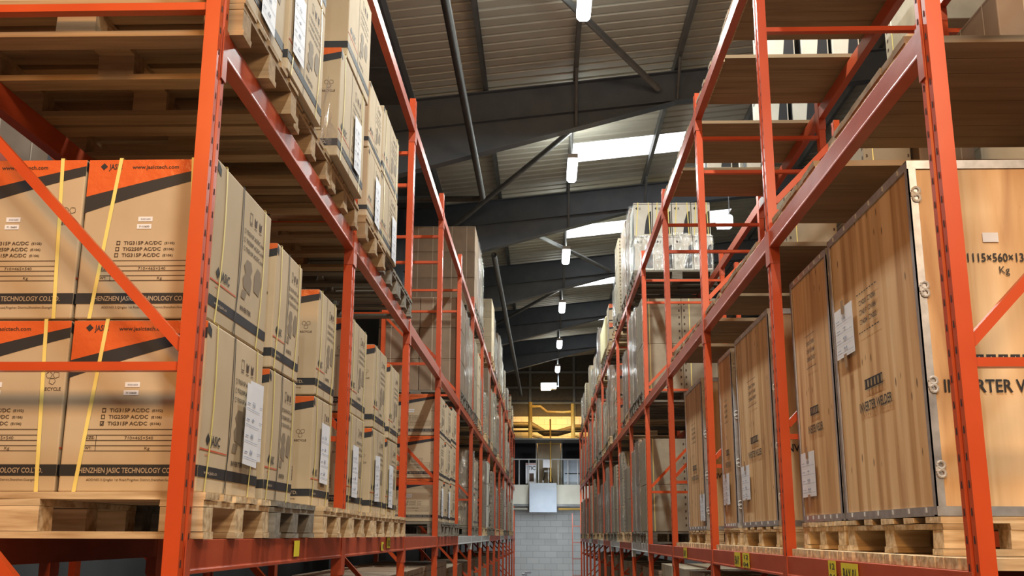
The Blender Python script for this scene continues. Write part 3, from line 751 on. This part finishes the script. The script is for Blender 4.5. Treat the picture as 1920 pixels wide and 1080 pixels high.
# loose film hanging by the second upper pallet
mb = MB()
for i in range(7):
    a, b = i / 7, (i + 1) / 7
    f = lambda t: (.02 + .03 * math.sin(t * 7), .34 * t, .05 * math.sin(t * 9) - .10 * t)
    p, q_ = f(a), f(b); hh = .10 + .05 * math.sin(a * 11)
    mb.poly([p, q_, (q_[0] + .03, q_[1], q_[2] + hh), (p[0] + .02, p[1], p[2] + hh)], 'film')
o = mb.build('plastic_film', None, (-1.02, 4.18, Z(1.80))); tag(o, 'crumpled clear plastic film hanging off the second upper pallet', 'film')

# ------------------------------------------------------------------ right rack, near stock
def crate(y0, y1, z0, z1, nth_bay, label, notes=True, full=False, xf=1.34, Wc=.56, ldr=True):
    L_ = y1 - y0; H_ = z1 - z0
    t = empty('plywood_crate', (xf + Wc / 2, (y0 + y1) / 2, Z(z0)), label, 'crate', 'plywood crates in the right rack')
    mb = MB(); mb.box(-Wc / 2 + .004, Wc / 2 - .004, -L_ / 2 + .004, L_ / 2 - .004, .002, H_ - .002, 'ply'); mb.build('crate_body', t)
    a = .028; e = .003
    X, Y = Wc / 2, L_ / 2
    for z in (0, 1):
        za, zb = (0, a) if z == 0 else (H_ - a, H_)
        for sy in (-1, 1):
            mb = MB(); mb.box(-X - e, X + e, sy * (Y - .002), sy * (Y + e), za, zb, 'galv'); mb.box(-X - e, X + e, sy * (Y - a), sy * (Y + e), (H_ if z else -.004), (H_ + .004 if z else 0), 'galv'); mb.build('edge_strip', t)
        for sx in (-1, 1):
            mb = MB(); mb.box(sx * (X - .002), sx * (X + e), -Y, Y, za, zb, 'galv'); mb.box(sx * (X - a), sx * (X + e), -Y, Y, (H_ if z else -.004), (H_ + .004 if z else 0), 'galv')
            for i in range(6):
                yy = -Y + .1 + i * (L_ - .2) / 5; mb.box(sx * (X + e), sx * (X + e + .003), yy - .006, yy + .006, za + .008, za + .026, 'pale')
            mb.build('edge_strip', t)
    for sx in (-1, 1):
        for sy in (-1, 1):
            mb = MB(); mb.box(sx * (X - a), sx * (X + e), sy * (Y - .002), sy * (Y + e), a, H_ - a, 'galv'); mb.box(sx * (X - .002), sx * (X + e), sy * (Y - a), sy * (Y + e), a, H_ - a, 'galv'); mb.build('corner_strip', t)
    for i in range(4):
        zc = H_ * (.90, .62, .35, .12)[i]
        mb = MB()
        for dz in (-.014, .014):
            pts = [(-X + .022 + .013 * math.cos(k * math.pi / 5), -Y - .007, zc + dz + .013 * math.sin(k * math.pi / 5)) for k in range(11)]
            mb.tube(pts, .005, 'pale', 6)
        mb.box(-X + .002, -X + .02, -Y - .010, -Y - .003, zc - .008, zc + .008, 'pale'); mb.build('clip', t, smooth=False)
    pr = MB(); p = face(pr, Wc, L_, H_, '-x')
    # aisle side stencil (u runs from far to near)
    k_ = 1.1 / L_
    u0 = .30; w_ = .38
    p.frame(.37, .409, .58, .442, .006, 'black')
    for k in range(5): p.rect(.38 + .04 * k, .414, .38 + .04 * k + .024, .437, 'black', 2)
    p.text('INVERTER WELDER', .285, .342, .285 + w_, .031, 'black')
    for r_ in range(3):
        for c_ in range(2):
            uu = .37 + c_ * .11; vv = .69 - r_ * .032; p.frame(uu, vv, uu + .022, vv + .016, .003, 'black')
            p.text((('N201', 'N217', 'N204')[r_], ('N200A', 'N188A', 'N222')[r_])[c_], uu + .028, vv, uu + .09, .016, 'black')
    for k in range(8):
        for vv in (.728, .598): p.rect(.345 + k * .032, vv, .365 + k * .032, vv + .0035, 'black', 1)
    q = face(pr, Wc, L_, H_, 'front')
    q.rect(.44, .757, .54, .785, 'paper', 1); q.text('1115×560×1311', .318, .700, .745, .025, 'black'); q.text('Kg', .52, .665, .59, .022, 'black', 1, False)
    q.text('INVERTER WELDER', .10, .330, .93, .036, 'black')
    for k in range(7):
        a0 = .31 + k * .075; q.rect(a0, .402, a0 + .06, .434, 'black', 1); q.poly([(a0 + .010, .406), (a0 + .050, .406), (a0 + .030, .430)], 'card2', 2)
    pr.build('stencil_print', t)
    if notes:
        o = link('delivery_note', NOTE, t, (-X, Y - notes[0], notes[1])); o.rotation_euler = (.0, 0, math.pi); o.scale = (1, 1.45, .74); o['label'] = 'white delivery note taped on'
        for dz in (-.05, .19):
            mb = MB(); mb.box(-.0125, -.0130, -.02, .02, dz, dz + .06, 'tape'); mb.build('tape', t, (-X, Y - notes[0] - .14, notes[1]))
    return t
crate(3.65, 4.75, .073, 1.345, 0, 'large plywood crate nearest the camera on the right, with 1115×560 stencil', (.06, .70))
crate(4.81, 5.55, .073, 1.335, 0, 'plywood crate directly behind the nearest one on right rack', (.05, .12), xf=1.345)
crate(6.12, 7.22, .06, 1.325, 1, 'plywood crate just past the second orange upright, right rack', (.08, .17))
crate(7.40, 7.95, .06, 1.31, 1, 'narrow plywood crate before the third orange upright, right rack', (.05, .16))
crate(8.85, 9.90, .05, 1.315, 2, 'greyish plywood crate just past the third upright, right rack', (.80, .07))
for (a, b, bay, nth) in ((3.62, 4.75, 0, 0), (4.80, 5.55, 0, 1), (6.10, 7.22, 1, 0), (7.34, 7.96, 1, 1), (8.83, 9.9, 2, 0)):
    s_ = -1
    lab = 'pale wooden crate base under the %s crate, %s bay of right rack' % (ORD[nth], ORD[bay])
    pallet(1.335 + .30, (a + b) / 2, RZ[0] + .0375, lab, 'crate bases', .60, round(b - a, 3), {(0, 0): .129, (0, 1): .129, (1, 0): .116, (1, 1): .116, (2, 0): .106}[(bay, nth)], 'wood', True)
def slat_deck(y0, y1, z, x0, x1, label, t=.036, n=None, mat='deck', name='slatted_deck', aisle='wood'):
    r = empty(name, ((x0 + x1) / 2, (y0 + y1) / 2, Z(z)), label, 'deck', 'timber decks in the right rack')
    n = n or int((y1 - y0) / .065); w_ = (y1 - y0) / n
    mb = MB()
    for i in range(n):
        a = y0 + i * w_ - (y0 + y1) / 2; mb.box(-(x1 - x0) / 2 + RND.uniform(0, .012), (x1 - x0) / 2, a + .003, a + w_ - .003, 0, t - .001, mat)
    mb.build('deck_panel', r)
    return r
slat_deck(3.25, 4.42, RZ[0] + .001, 1.26, 2.32, 'slatted timber deck under the nearest plywood crate', mat='wood')
slat_deck(4.46, 5.52, RZ[0] + .001, 1.26, 2.32, 'slatted timber deck under the second plywood crate, first bay right', mat='wood')
slat_deck(5.70, 6.05 + .7, RZ[0] + .001, 1.26, 2.32, 'slatted timber deck just past the second right upright', mat='wood')
slat_deck(6.85, 7.9, RZ[0] + .001, 1.26, 2.32, 'slatted timber deck before the third right upright', mat='wood')
slat_deck(8.2, 9.2, RZ[0] + .001, 1.26, 2.32, 'slatted timber deck in third bay of right rack, nearer', mat='wood')
slat_deck(9.3, 10.3, RZ[0] + .001, 1.26, 2.32, 'slatted timber deck in third bay of right rack, farther', mat='wood')
def board_deck(y0, y1, z, label, x0=1.256, x1=2.36):
    r = empty('timber_deck', ((x0 + x1) / 2, (y0 + y1) / 2, Z(z)), label, 'deck', 'timber decks in the right rack')
    n = 8; w_ = (y1 - y0) / n; mb = MB()
    for i in range(n):
        a = -(y1 - y0) / 2 + i * w_; mb.box(-(x1 - x0) / 2 + RND.uniform(0, .012), (x1 - x0) / 2, a + .0015, a + w_ - .0015, .028, .055, 'deck', .001)
    mb.build('deck_panel', r)
    for sx in (-1, 1):
        mb = MB(); c = sx * ((x1 - x0) / 2 - .05); mb.box(c - .04, c + .04, -(y1 - y0) / 2, (y1 - y0) / 2, 0, .027, 'wood'); mb.build('batten', r)
    return r
TD = [('top', 5.75, 6.84), ('top', 7.12, 7.97), ('top', 8.38, 9.36), ('top', 9.55, 10.36), ('upper', 3.36, 4.38), ('upper', 4.60, 5.52), ('upper', 5.98, 7.22), ('upper', 7.3, 7.96), ('upper', 8.2, 9.2), ('upper', 9.35, 10.3), ('top', 3.3, 4.3), ('top', 4.45, 5.5)]
cnt = {'top': 0, 'upper': 0}
for lv, a, b in sorted(TD, key=lambda q: q[1]):
    board_deck(a, b, RZ[2 if lv == 'top' else 1] + .001, 'timber deck, %s from the camera on the %s shelf of right rack' % (ORD[cnt[lv]], lv)); cnt[lv] += 1
# strips of slats lying on the upper beam edge
# goods on the decks
DZ = .056
def single(x, y, z, W_, L_, H_, style, label, straps='', name='carton'):
    return carton(x, y, z, W_, L_, H_, style, label, 'cartons on the timber decks', straps, name=name)
for i, x in enumerate((1.78, 2.03, 2.26)): single(x, 7.42, RZ[2] + DZ, .20, .5, .42, 'W', 'white carton standing on a top-shelf deck, %s in its row of three' % ('left', 'middle', 'right')[i])
for i, x in enumerate((2.02, 2.26)): single(x, 8.68, RZ[2] + DZ, .20, .5, .42, 'W', 'white carton on the next top-shelf deck beyond, %s of two' % ('left', 'right')[i])
for i, x in enumerate((1.72, 2.1)): single(x, 9.8, RZ[2] + DZ, .24, .4, .42, 'W', 'white carton on the farthest top-shelf deck, %s of two' % ('left', 'right')[i])
single(1.95, 4.0, RZ[1] + DZ, .34, .5, .40, 'P', 'brown carton on the nearest upper deck, by the right picture edge')
single(1.62, 4.85, RZ[1] + DZ, .22, .4, .30, 'C', 'buff strapped carton on second upper deck, left one')
single(1.90, 4.85, RZ[1] + DZ, .26, .4, .34, 'P', 'brown carton on second upper deck, middle one')
single(2.20, 4.88, RZ[1] + DZ, .26, .4, .30, 'K', 'pale carton on second upper deck, right one')
single(1.62, 6.30, RZ[1] + DZ, .30, .5, .34, 'C', 'buff strapped carton on third upper deck, left one')
single(2.0, 6.30, RZ[1] + DZ, .30, .5, .30, 'K', 'pale carton on third upper deck, right one')
single(1.55, 7.6, RZ[1] + DZ, .22, .4, .25, 'K', 'pale carton on fourth upper deck, left one')
single(1.9, 7.6, RZ[1] + DZ, .25, .4, .30, 'W', 'white carton on fourth upper deck, right one')
t = empty('tote_box', (1.60, 3.62, Z(RZ[1] + DZ)), 'low black tote with white lid on the nearest upper deck', 'box')
mb = MB(); mb.box(-.10, .10, -.12, .12, 0, .05, 'blackp'); mb.build('tote_body', t, None, .006)
mb = MB(); mb.box(-.09, .09, -.11, .11, .05, .075, 'pale'); mb.build('tote_lid', t, None, .004)
single(1.36, 3.56, RZ[1] + DZ, .10, .2, .06, 'K', 'small pale box on the nearest upper deck beside the upright')

# ------------------------------------------------------------------ stock further down
FILM = {}
def film_mesh(W_, L_, H_, seed):
    key = (round(W_, 2), round(L_, 2), round(H_, 2), seed % 3)
    if key in FILM: return FILM[key]
    r = random.Random(seed); mb = MB(); n, k = 4, 6
    ring = []
    X, Y = W_ / 2 + .004, L_ / 2 + .004
    per = []
    for i in range(n): per.append((-X + 2 * X * i / n, -Y))
    for i in range(n): per.append((X, -Y + 2 * Y * i / n))
    for i in range(n): per.append((X - 2 * X * i / n, Y))
    for i in range(n): per.append((-X, Y - 2 * Y * i / n))
    for j in range(k + 1):
        for (x, y) in per: mb.v.append((x * (1 + r.uniform(0, .02)), y * (1 + r.uniform(0, .02)), .002 + (H_ + .008) * j / k + (r.uniform(-.02, .03) if j == k else 0)))
    m_ = len(per); i_ = mb.mi('film')
    for j in range(k):
        for q in range(m_):
            w_ = (q + 1) % m_; mb.f.append((j * m_ + q, j * m_ + w_, (j + 1) * m_ + w_, (j + 1) * m_ + q)); mb.m.append(i_)
    FILM[key] = mb.mesh('stretch_film'); return FILM[key]
def wrapped(side, y0, y1, zb, tiers, h, W_, cols, style, label, xf, group, filmed=True):
    s_ = 1 if side == 'L' else -1; L_ = y1 - y0; tw = cols * W_
    t = empty('wrapped_load', (xf - s_ * (tw / 2 + .02), (y0 + y1) / 2, Z(zb)), label, 'pallet load', group)
    for k in range(tiers):
        for c in range(cols):
            ms = carton_meshes(W_ - .006, L_ - .004, h - .003, style)
            o = link('carton', ms['body'], t, ((c - (cols - 1) / 2) * W_, RND.uniform(-.006, .006), k * h), .006, RND.uniform(-.006, .006))
            if 'print' in ms: link('surface_print', ms['print'], o)
    if filmed: link('stretch_film', film_mesh(tw, L_, tiers * h, RND.randrange(99)), t)
    return t
def far_pallet(side, y0, y1, lev, xf, mat, nth, bay):
    ZZ = LZ if side == 'L' else RZ
    return pal(side, y0, y1, ZZ[lev] + .001, lev, bay, nth, xf, mat, False)
def load(side, bay, nth, lev, y0, y1, tiers, h, W_, cols, style, what, filmed=True, xf=None, mat='woodg', zb=None):
    ZZ = LZ if side == 'L' else RZ; wd = 'left' if side == 'L' else 'right'
    xf = xf if xf is not None else (-1.09 if side == 'L' else 1.24)
    far_pallet(side, y0, y1, lev, xf, mat, nth, bay)
    return wrapped(side, y0 + .02, y1 - .02, ZZ[lev] + .150, tiers, h, W_, cols, style, '%s, %s stack, %s bay, %s rack %s shelf' % (what, ORD[nth], ORD[bay], wd, LVN[lev]), xf, 'pallet loads in the %s rack' % wd, filmed)
# left rack: bay 3 empty, bay 4 printed cartons with notes, bay 5 brown stacks on the upper shelf
stack('L', 10.98, 11.7, LZ[0] + .150, .44, 3, .55, 2, 'J', 'printed carton', 0, 3, 0, -1.12, '', {0: [(.1, .06)]})
pal('L', 10.95, 11.75, LZ[0] + .001, 0, 3, 0, -1.07, 'woodg', False)
stack('L', 11.82, 12.5, LZ[0] + .150, .44, 3, .55, 1, 'J', 'printed carton', 0, 3, 1, -1.12, '', {0: [(.1, .06)]})
pal('L', 11.78, 12.56, LZ[0] + .001, 0, 3, 1, -1.07, 'woodg', False)
stack('L', 12.62, 13.25, LZ[0] + .150, .46, 3, .55, 1, 'J', 'printed carton', 0, 3, 2, -1.12)
pal('L', 12.6, 13.3, LZ[0] + .001, 0, 3, 2, -1.07, 'woodg', False)
load('L', 4, 0, 1, 13.5, 14.3, 3, .42, .55, 2, 'P', 'plain brown carton load', False)
load('L', 4, 1, 1, 14.35, 15.1, 3, .42, .55, 1, 'P', 'film-wrapped brown load')
load('L', 4, 2, 1, 15.12, 15.85, 3, .40, .55, 1, 'C', 'film-wrapped buff load')
load('L', 5, 0, 2, 16.1, 16.9, 3, .43, .55, 2, 'P', 'plain brown strapped load', False)
load('L', 5, 1, 2, 16.92, 17.7, 3, .42, .55, 1, 'P', 'film-wrapped brown load')
load('L', 5, 2, 2, 17.72, 18.4, 3, .40, .55, 1, 'C', 'film-wrapped buff load')
load('R', 4, 0, 0, 13.15, 13.95, 2, .57, .52, 2, 'C', 'two-tier buff carton load', False)
load('R', 4, 1, 0, 13.98, 14.6, 2, .60, .5, 1, 'P', 'film-wrapped load in silvery film')
load('R', 4, 2, 0, 14.62, 15.22, 2, .56, .5, 1, 'C', 'film-wrapped buff load')
load('R', 4, 0, 1, 13.15, 13.95, 2, .60, .52, 2, 'C', 'two-tier buff carton load', False)
load('R', 4, 1, 1, 13.98, 14.6, 3, .42, .5, 1, 'P', 'film-wrapped load in silvery film')
load('R', 4, 2, 1, 14.62, 15.22, 3, .44, .5, 1, 'C', 'film-wrapped buff load')
load('R', 4, 0, 2, 13.9, 14.6, 1, .50, .27, 4, 'W', 'film-wrapped white carton row')
for c in range(4): carton(1.39 + .27 * c, 14.25, RZ[2] + .150 + .503, .26, .62, .48, 'W', 'white printed carton on the film-wrapped row, %s of four from the aisle' % ORD[c], 'white cartons on the top shelf', 'y')
load('R', 4, 1, 2, 14.65, 15.22, 3, .38, .5, 1, 'P', 'load in silvery film')
rr = random.Random(21)
KINDS = [('K', 'pale carton load'), ('C', 'buff carton load'), ('P', 'brown carton load'), ('W', 'white carton load'), ('J', 'printed carton load'), ('C', 'film-wrapped buff load'), ('P', 'film-wrapped brown load')]
for side, U, xf in (('L', LU, -1.09), ('R', RU, 1.24)):
    for b in range(5, 14):
        for lev in (0, 1, 2):
            if lev == 2 and ((side == 'L' and b in (5, 6)) or (side == 'R' and b in (5, 7))): continue
            n = 3; y = U[b] + .14; seg = (U[b + 1] - y - .05) / n
            for k in range(n):
                if b == 13 and k == 2: continue
                if rr.random() < (.12 if lev < 2 else .22) or (side == 'L' and b == 7 and lev == 2 and k == 0): continue
                st, wh = rr.choice(KINDS); ti = rr.choice((2, 2, 3)); tot = rr.uniform(.75, 1.35) if lev < 2 else rr.uniform(.7, 1.25)
                if b > 10: tot *= .8
                load(side, b, k, lev, y + k * seg, y + (k + 1) * seg - rr.uniform(.02, .12), ti, round(tot / ti, 1) if False else tot / ti, .52, 1, st, wh, wh.startswith('film') or rr.random() < .4, xf + rr.uniform(-.03, .03), rr.choice(('wood', 'woodg')))
load('L', 7, 0, 2, 21.15, 22.3, 3, .41, .52, 1, 'K', 'pale carton load', False, -1.07, 'wood')
load('R', 5, 0, 2, 15.45, 16.3, 3, .40, .5, 1, 'P', 'load in silvery film')
load('R', 5, 1, 2, 16.75, 17.55, 3, .43, .5, 1, 'C', 'buff carton load', False, 1.22)
far_pallet('R', 20.3, 21.3, 2, 1.24, 'woodg', 0, 7)
mb = MB(); mb.box(-.4, .4, -.95, .95, 0, .72, 'yellowp'); o = mb.build('foam_block', None, (1.62, 21.3, Z(RZ[2] + .150)), .05); tag(o, 'big pale yellow foam block on the right top shelf', 'foam block')
far_pallet('R', 21.35, 22.3, 2, 1.24, 'woodg', 1, 7)
# floor level loads glimpsed under the lowest beams
for side, U, xf in (('L', LU, -1.2), ('R', RU, 1.36)):
    for b in range(0, 10):
        if side == 'L' and b == 0: ys = [(4.2, 5.5)]
        else: ys = [(U[b] + .2, U[b] + 1.2), (U[b] + 1.3, U[b + 1] - .1)]
        for k, (a, c) in enumerate(ys):
            wd = 'left' if side == 'L' else 'right'; s_ = 1 if side == 'L' else -1
            hh = 1.25 if b < 4 else 1.15
            carton(xf - s_ * .42, (a + c) / 2, -E + .150, .8, c - a - .04, hh, 'P' if rr.random() < .6 else 'C', 'tall dark carton on the floor level, %s in %s bay, %s rack' % (('nearer', 'farther')[k], ORD[b], wd), 'floor level cartons')
            pallet(xf - s_ * .42, (a + c) / 2, -E + .001, 'floor pallet under the %s tall carton, %s bay, %s rack' % (('nearer', 'farther')[k], ORD[b], wd), 'floor pallets', .9, round(c - a, 2), .144, 'woodg', False)
# boxes behind the racks
for i, (x, y, z, W_, L_, H_, st) in enumerate(((-2.75, 4.2, LZ[0] + .002, .45, .5, .5, 'K'), (-2.78, 4.8, LZ[0] + .002, .5, .6, .6, 'P'), (-2.75, 3.6, LZ[0] + .002, .4, .5, .45, 'C'), (-2.75, 4.6, LZ[1] + .002, .4, .7, .25, 'P'), (-2.75, 3.6, LZ[1] + .002, .4, .4, .5, 'P'))):
    carton(x, y, z, W_, L_, H_, st, 'carton glimpsed behind the left rack, %s of five' % ORD[i], 'cartons behind the left rack')
for i, (x, y, z, H_, st) in enumerate(((2.9, 4.3, RZ[1] + .002, .9, 'P'), (2.9, 5.3, RZ[1] + .002, .8, 'C'), (2.9, 6.9, RZ[1] + .002, .9, 'P'), (2.9, 7.8, RZ[1] + .002, .8, 'K'), (2.9, 4.3, RZ[0] + .002, 1.1, 'P'), (2.9, 6.9, RZ[0] + .002, 1.1, 'C'), (2.9, 9.6, RZ[0] + .002, 1.1, 'P'), (2.9, 9.6, RZ[1] + .002, 1.0, 'C'), (2.9, 4.4, RZ[2] + .002, .8, 'P'), (2.9, 6.9, RZ[2] + .002, .5, 'C'))):
    carton(x, y, z, .6, .8, H_, st, 'carton standing in the row behind the right rack, %s of ten' % ORD[i], 'cartons behind the right rack')

# ------------------------------------------------------------------ end of the aisle
mb = MB(); mb.box(-6, 6, 38.7, YE, Z(1.05), Z(1.80), 'cream'); mb.box(-6, 6, 38.68, 38.7, Z(1.02), Z(1.10), 'steelb'); o = mb.build('trim_4'); o['kind'] = 'structure'
t = empty('railing', (.2, 38.78, Z(1.80)), 'pale metal railing along the gantry edge at the end wall', 'railing')
mb = MB()
for zz in (.93,): mb.bar((-2, 0, zz), (2.4, 0, zz), .04, .04, 'pale')
mb.build('top_rail', t)
for k in range(9):
    mb = MB(); mb.bar((-1.5 + k * .36, 0, 0), (-1.5 + k * .36, 0, .93), .03 if k % 3 else .05, .03, 'pale'); mb.build('railing_post', t)
mb = MB(); mb.box(-1.6, 2.0, 38.0, 39.6, Z(3.385), Z(3.435), 'steelb'); o = mb.build('trim_7'); o['kind'] = 'structure'
for i, (x0, x1) in enumerate(((-1.35, -.28), (.62, 1.4))):
    mb = MB(); mb.box(x0, x1, 39.5, 39.6, Z(1.8), Z(3.38), 'dark'); mb.box(x1 - .05 if i == 0 else x0, x1 if i == 0 else x0 + .05, 39.45, 39.5, Z(1.8), Z(3.38), 'cream'); o = mb.build('door_%d' % (i + 1)); o['kind'] = 'structure'
mb = MB(); mb.box(-.25, .6, 39.6, 39.7, Z(1.8), Z(3.35), 'card2'); o = mb.build('trim_5'); o['kind'] = 'structure'
mb = MB(); mb.box(-.25, .6, 39.45, 39.6, Z(3.35), Z(3.42), 'brass'); o = mb.build('trim_6'); o['kind'] = 'structure'
mb = MB(); mb.box(.70, 1.4, 39.0, 39.3, Z(1.8), Z(2.75), 'bluegrey'); mb.box(.75, 1.35, 38.99, 39.0, Z(2.2), Z(2.24), 'black'); o = mb.build('metal_cabinet', None, None, .01); tag(o, 'blue-grey metal cabinet behind the gantry railing, right side', 'cabinet')
t = empty('sign_board', (-.45, 38.9, Z(1.85)), 'white sign lettered TIC behind the railing', 'sign')
mb = MB(); mb.box(-.25, .13, 0, .03, 0, .75, 'paper'); mb.build('sign_panel', t)
mb = MB(); p = Print(mb, (-.25, 0, 0), (1, 0, 0), (0, 0, 1), .38, .75); p.text('TIC', .2, .66, .95, .2, 'black', 1); p.rect(0, .93, 1, .97, 'red', 1); p.rect(.3, .1, .8, .5, 'ink', 1); mb.build('sign_lettering', t)
mb = MB(); mb.box(-.06, .26, 38.7, 38.74, Z(2.42), Z(2.72), 'paper'); o = mb.build('paper_notice'); tag(o, 'blank white notice hung on the gantry railing', 'notice')
t = empty('stool', (.12, 39.2, Z(1.80)), 'dark stool standing behind the gantry railing', 'stool')
mb = MB(); mb.box(-.13, .13, -.13, .13, .48, .54, 'pale'); mb.build('seat', t)
for sx in (-1, 1):
    for sy in (-1, 1):
        mb = MB(); mb.bar((sx * .2, sy * .15, 0), (sx * .1, sy * .1, .48), .03, .03, 'cord'); mb.build('leg', t)
t = empty('unit_heater', (-.06, 38.35, Z(.80)), 'pale blue-grey metal box hanging below the gantry', 'heater')
mb = MB(); mb.prism([(0, 0), (.33, 0), (.33, 1.05), (.12, 1.05), (0, .80)], -.50, .50, 'bluegrey', 'YZ'); mb.build('heater_casing', t, None, .01)
mb = MB(); mb.tube([(0, .3, 1.0), (0, .3, 1.15)], .03, 'pale'); mb.build('bracket', t)
tubeobj('gas_pipe', [(.5, 38.6, .92), (8.9, 38.6, .92)], .04, 'brass', 'pale yellow pipe under the gantry, right of the hanging box', 'pipe')
tubeobj('gas_pipe', [(-4.2, 38.6, .92), (-.62, 38.6, .92)], .04, 'cream', 'cream pipe under the gantry, left of the hanging box', 'pipe')
tubeobj('flue_pipe', [(-.52, 38.2, 3.44), (-.52, 38.2, 4.78)], .075, 'brass', 'upright yellow-lit flue pipe at the left of the gantry', 'pipe')
tubeobj('flue_pipe', [(1.05, 38.2, 3.44), (1.05, 38.2, 4.72)], .075, 'brass', 'upright yellow-lit flue pipe at the right of the gantry', 'pipe')
tubeobj('heater_duct', [(-.45, 38.2, 4.62), (-.15, 38.2, 4.62), (.1, 38.2, 4.42), (.7, 38.2, 4.40), (.98, 38.2, 4.42)], .05, 'brass', 'bent bright yellow pipe joining the two flues', 'pipe')
tubeobj('cable_tray', [(-4.2, 38.9, 3.78), (8.9, 38.9, 3.78)], .045, 'pipe', 'straight dark pipe crossing before the orange-lit wall', 'pipe')
tubeobj('air_duct', [(-4.2, 39.3, 4.05), (-.5, 39.3, 4.05), (0, 39.3, 3.75), (.5, 39.3, 3.75), (1.2, 39.3, 3.95), (8.9, 39.3, 3.8)], .13, 'pipe', 'thick dark duct bending across the orange-lit wall', 'duct')
tubeobj('drop_pipe', [(.22, 38.7, 1.9), (.22, 38.7, 4.2)], .03, 'brass', 'thin upright pipe in the middle of the gantry', 'pipe')
for i, x in enumerate((-.52, 1.05)):
    mb = MB(); mb.prism([(.09, .02), (.45, -.06), (.45, .0), (.09, .08)], -.2, .2, 'brass', 'XZ'); o = mb.build('heater_hood', None, (x, 38.3, Z(3.50))); tag(o, 'tilted metal plate at the foot of the %s flue' % ('left', 'right')[i], 'plate')
t = empty('floodlight', (.15, 36.6, Z(5.05)), 'floodlight with warm glow hanging above the gantry', 'lamp')
mb = MB(); mb.box(-.28, .28, 0, .3, 0, .22, 'pale'); mb.tube([(.35, .15, .1), (.35, .15, 1.53)], .02, 'steel', 6); mb.box(.27, .37, .12, .18, .08, .14, 'steel'); mb.build('housing', t, None, .004)
mb = MB(); mb.box(-.26, .08, -.01, .25, -.03, .10, 'warmlamp'); mb.build('lamp_glass', t)
t = empty('ladder', (1.0, 37.6, 0), 'thin red ladder leaning by the end wall on the right', 'ladder')
for x in (-.02, .30):
    mb = MB(); mb.bar((x, 0, 0), (x, .1, Z(.75)), .022, .022, 'beam'); mb.build('rail', t)
for k in range(4):
    mb = MB(); mb.bar((-.02, .02 + k * .022, .35 + k * .56), (.30, .02 + k * .022, .35 + k * .56), .02, .02, 'beam', (0, 1, 0)); mb.build('rung', t)
mb = MB()
for k in range(10):
    a = k * 2.1; mb.box(-.12 + .08 * math.cos(a) - .08, -.12 + .08 * math.cos(a) + .10, -.1, .1, .05 * k, .05 * k + .05, 'paper', .02)
o = mb.build('paper_bale', None, (-.55, 36.5, Z(-1.72)), .01); tag(o, 'pale crumpled bale on the floor at the aisle end', 'bale')
